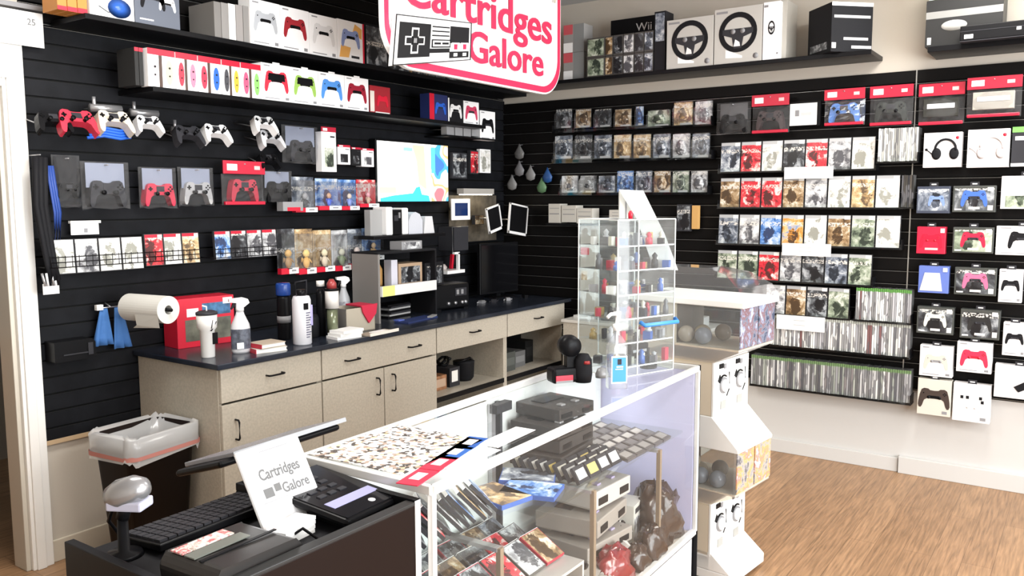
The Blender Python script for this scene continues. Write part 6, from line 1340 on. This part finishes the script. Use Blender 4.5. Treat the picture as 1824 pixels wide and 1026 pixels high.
# keyboard
t = thing('keyboard', 'black keyboard on the cash stand behind the shop sign plate', 'keyboard', (-4.15, -2.165, sz_+.005), .03); t.rotation_euler = (-.08, 0, .03)
MB().bx(-.20, .22, -.07, .075, 0, .016, BLK).build('housing', t, bevel=.003)
b = MB()
for i in range(19):
    for j in range(6): b.bx(-.192+.0215*i, -.174+.0215*i, -.058+.0215*j, -.040+.0215*j, .016, .021, DK)
k_ = b.build('keys', t)
t = thing('cash_tray', 'black ribbed tray right of the keyboard at the case end', 'tray', (-3.975, -2.14, sz_+.02), .03)
b = MB().bx(-.07, .07, -.06, .06, 0, .02, BLK2)
for i in range(7): b.bx(-.06+.018*i, -.052+.018*i, -.05, .05, .02, .024, DK)
b.bx(-.07, .07, -.06, .06, -.02, 0, BLK).build('body', t, bevel=.002)
# barcode scanner
p = hZ(283, 905, .96)
t = thing('barcode_scanner', 'silver and black barcode scanner on a stand at the left of the cash stand', 'scanner', (-4.385, -2.17, sz_), .5)
MB().lathe([(.038, 0), (.035, .008), (.012, .012), (.010, .09)], BLK, n=20).tube([(0, 0, .08), (0, -.01, .11)], .014, BLK).build('stand_foot', t)
o = MB().lathe([(.004, -.048), (.024, -.040), (.032, -.015), (.030, .02), (.018, .042), (.003, .048)], mat((.33, .33, .34), .25, .6), n=24, M=Matrix.Translation((0, -.015, .135)) @ Matrix.Rotation(PI/2-.35, 4, 'X')).build('head', t); MB().bx(-.026, .026, -.055, .02, .102, .122, mat((.45, .45, .55), .3)).build('window', t, bevel=.004)
MB().tube([(0, .02, .1), (.03, .05, .06), (.05, .03, .01), (.08, .02, .006)], .004, BLK).build('cable', t)
# point of sale screen, seen edge on
a = hZ(412, 806, .99); e = hZ(612, 744, .99)
w = (e-a).length; yv = (a.y+e.y)/2
t = thing('sales_screen', 'silver edged touchscreen seen from above, facing the counter side', 'screen', ((a.x+e.x)/2, yv, .99), math.atan2(e.y-a.y, e.x-a.x)); t.rotation_euler = (-.30, 0, t.rotation_euler[2])
MB().bx(-w/2, w/2, -.004, .20, -.012, 0, mat((.25, .26, .3), .25, .3)).build('screen_panel', t, bevel=.002); MB().bx(-w/2-.04, w/2-.02, .0, .19, -.030, -.012, BLK).build('back_shell', t, bevel=.008); MB().bx(-w/2, w/2, -.008, -.004, -.012, 0, mat((.35, .36, .38), .35)).build('top_edge', t)
o = MB().tube([(-.10, .04, -.02), (-.14, -.02, -.07), (-.20, -.12, -.09)], .014, BLK).build('arm', t)
b = MB().tube([(-4.17, -2.44, sz_+.006), (-4.15, -2.40, sz_+.012), (-4.13, -2.42, sz_+.03), (-4.12, -2.46, sz_+.01), (-3.98, -2.50, sz_+.006), (-3.92, -2.48, sz_+.008)], .0035, BLK)
tag(b.build('cable'), 'black cable snaking behind the front rim of the cash stand', 'cable')
# ================================================================== papers by the door, things beyond the door
for i, (x0, x1, y0, y1, nm) in enumerate(((-8, 77, 18, 80, 'upper white paper notice covering the door casing top'), (-8, 34, 84, 138, 'lower white paper notice on the door casing'))):
    loc, rz, w, h = R('A', x0, x1, y0, y1, .045+.006*(1-i)); t = thing('paper_notice', nm, 'notice', loc)
    MB().bx(-w/2, w/2, 0, .002, 0, h, mat((.8, .8, .79), .6)).build('sheet', t); b = MB()
    for k in range(9): b.bx(-w*.44, w*(.1+.3*((k*7) % 3)/3), -.0008, 0, h*(.12+.085*k), h*(.13+.085*k), mat((.5, .5, .5), .6))
    if i == 0: b.bx(w*.08, w*.42, -.0006, 0, h*.2, h*.5, BOXW)
    b.build('print', t)
    if i == 0: text('25', 'number', t, w*.16, w*.33, h*.62, h*.80, -.0006, mat((.15, .15, .15), .5), ext=.0004); MB().bx(-w/2-.2, w/2+.02, -.004, .05, h+.01, h+.03, GRY).build('top_rail', t)
t = thing('back_room_shelf', 'dark shelf unit with bright clutter seen through the door at the left edge', 'shelf unit', (-3.95, .9, 0))
MB().bx(-.5, -.47, -.2, .2, 0, 2.0, DK).build('side_board', t); MB().bx(.47, .5, -.2, .2, 0, 2.0, DK).build('side_board', t)
for z in (.4, .8, 1.2, 1.6, 1.98): MB().bx(-.5, .5, -.2, .2, z, z+.02, DK).build('deck', t)
random.seed(5)
for k, z in enumerate((.42, .82, 1.22, 1.62)):
    for i in range(5):
        c = [(.6, .58, .55), (.1, .1, .12), (.5, .15, .1), (.35, .35, .38), (.7, .68, .6)][(i+k) % 5]; cn = ['pale', 'black', 'rusty red', 'grey', 'cream'][(i+k) % 5]
        put('storage_box', 'box', '%s box, %s from left on the %s deck beyond the door' % (cn, ORD[i], ['lowest', 'second', 'third', 'fourth'][k]), -4.35+.2*i, .88, z+.001, MB().bx(-.08, .08, -.12, .12, 0, random.uniform(.12, .3), mat(c, .5)).bx(-.04, .04, -.121, -.12, .04, .09, STK))
t = thing('wood_board', 'orange brown wooden board leaning beyond the door at the left edge', 'board', (-3.72, .25, 0)); MB().bx(-.06, .06, 0, .03, 0, 1.0, mat((.35, .15, .05), .5, vary=.3, bscale=12)).build('plank', t, bevel=.003); MB().bx(-.06, .06, -.004, 0, .3, .33, mat((.25, .1, .03), .5)).build('batten', t)
# ceiling panel fixtures around the lamps
for i, (lx, ly) in enumerate(LAMPS):
    t = thing('ceiling_light', 'flat white ceiling light panel %s' % ['above the back counter', 'above the right wall display', 'behind the customer side'][i], 'ceiling light', (lx, ly, CEIL))
    MB().bx(-.62, .62, -.32, -.30, -.025, 0, WHT).bx(-.62, .62, .30, .32, -.025, 0, WHT).bx(-.62, -.60, -.3, .3, -.025, 0, WHT).bx(.60, .62, -.3, .3, -.025, 0, WHT).build('frame', t)
    MB().bx(-.60, .60, -.30, .30, -.015, -.005, mat((1, .98, .94), .5, emit=2.5, name='light_diffuser')).build('diffuser', t)
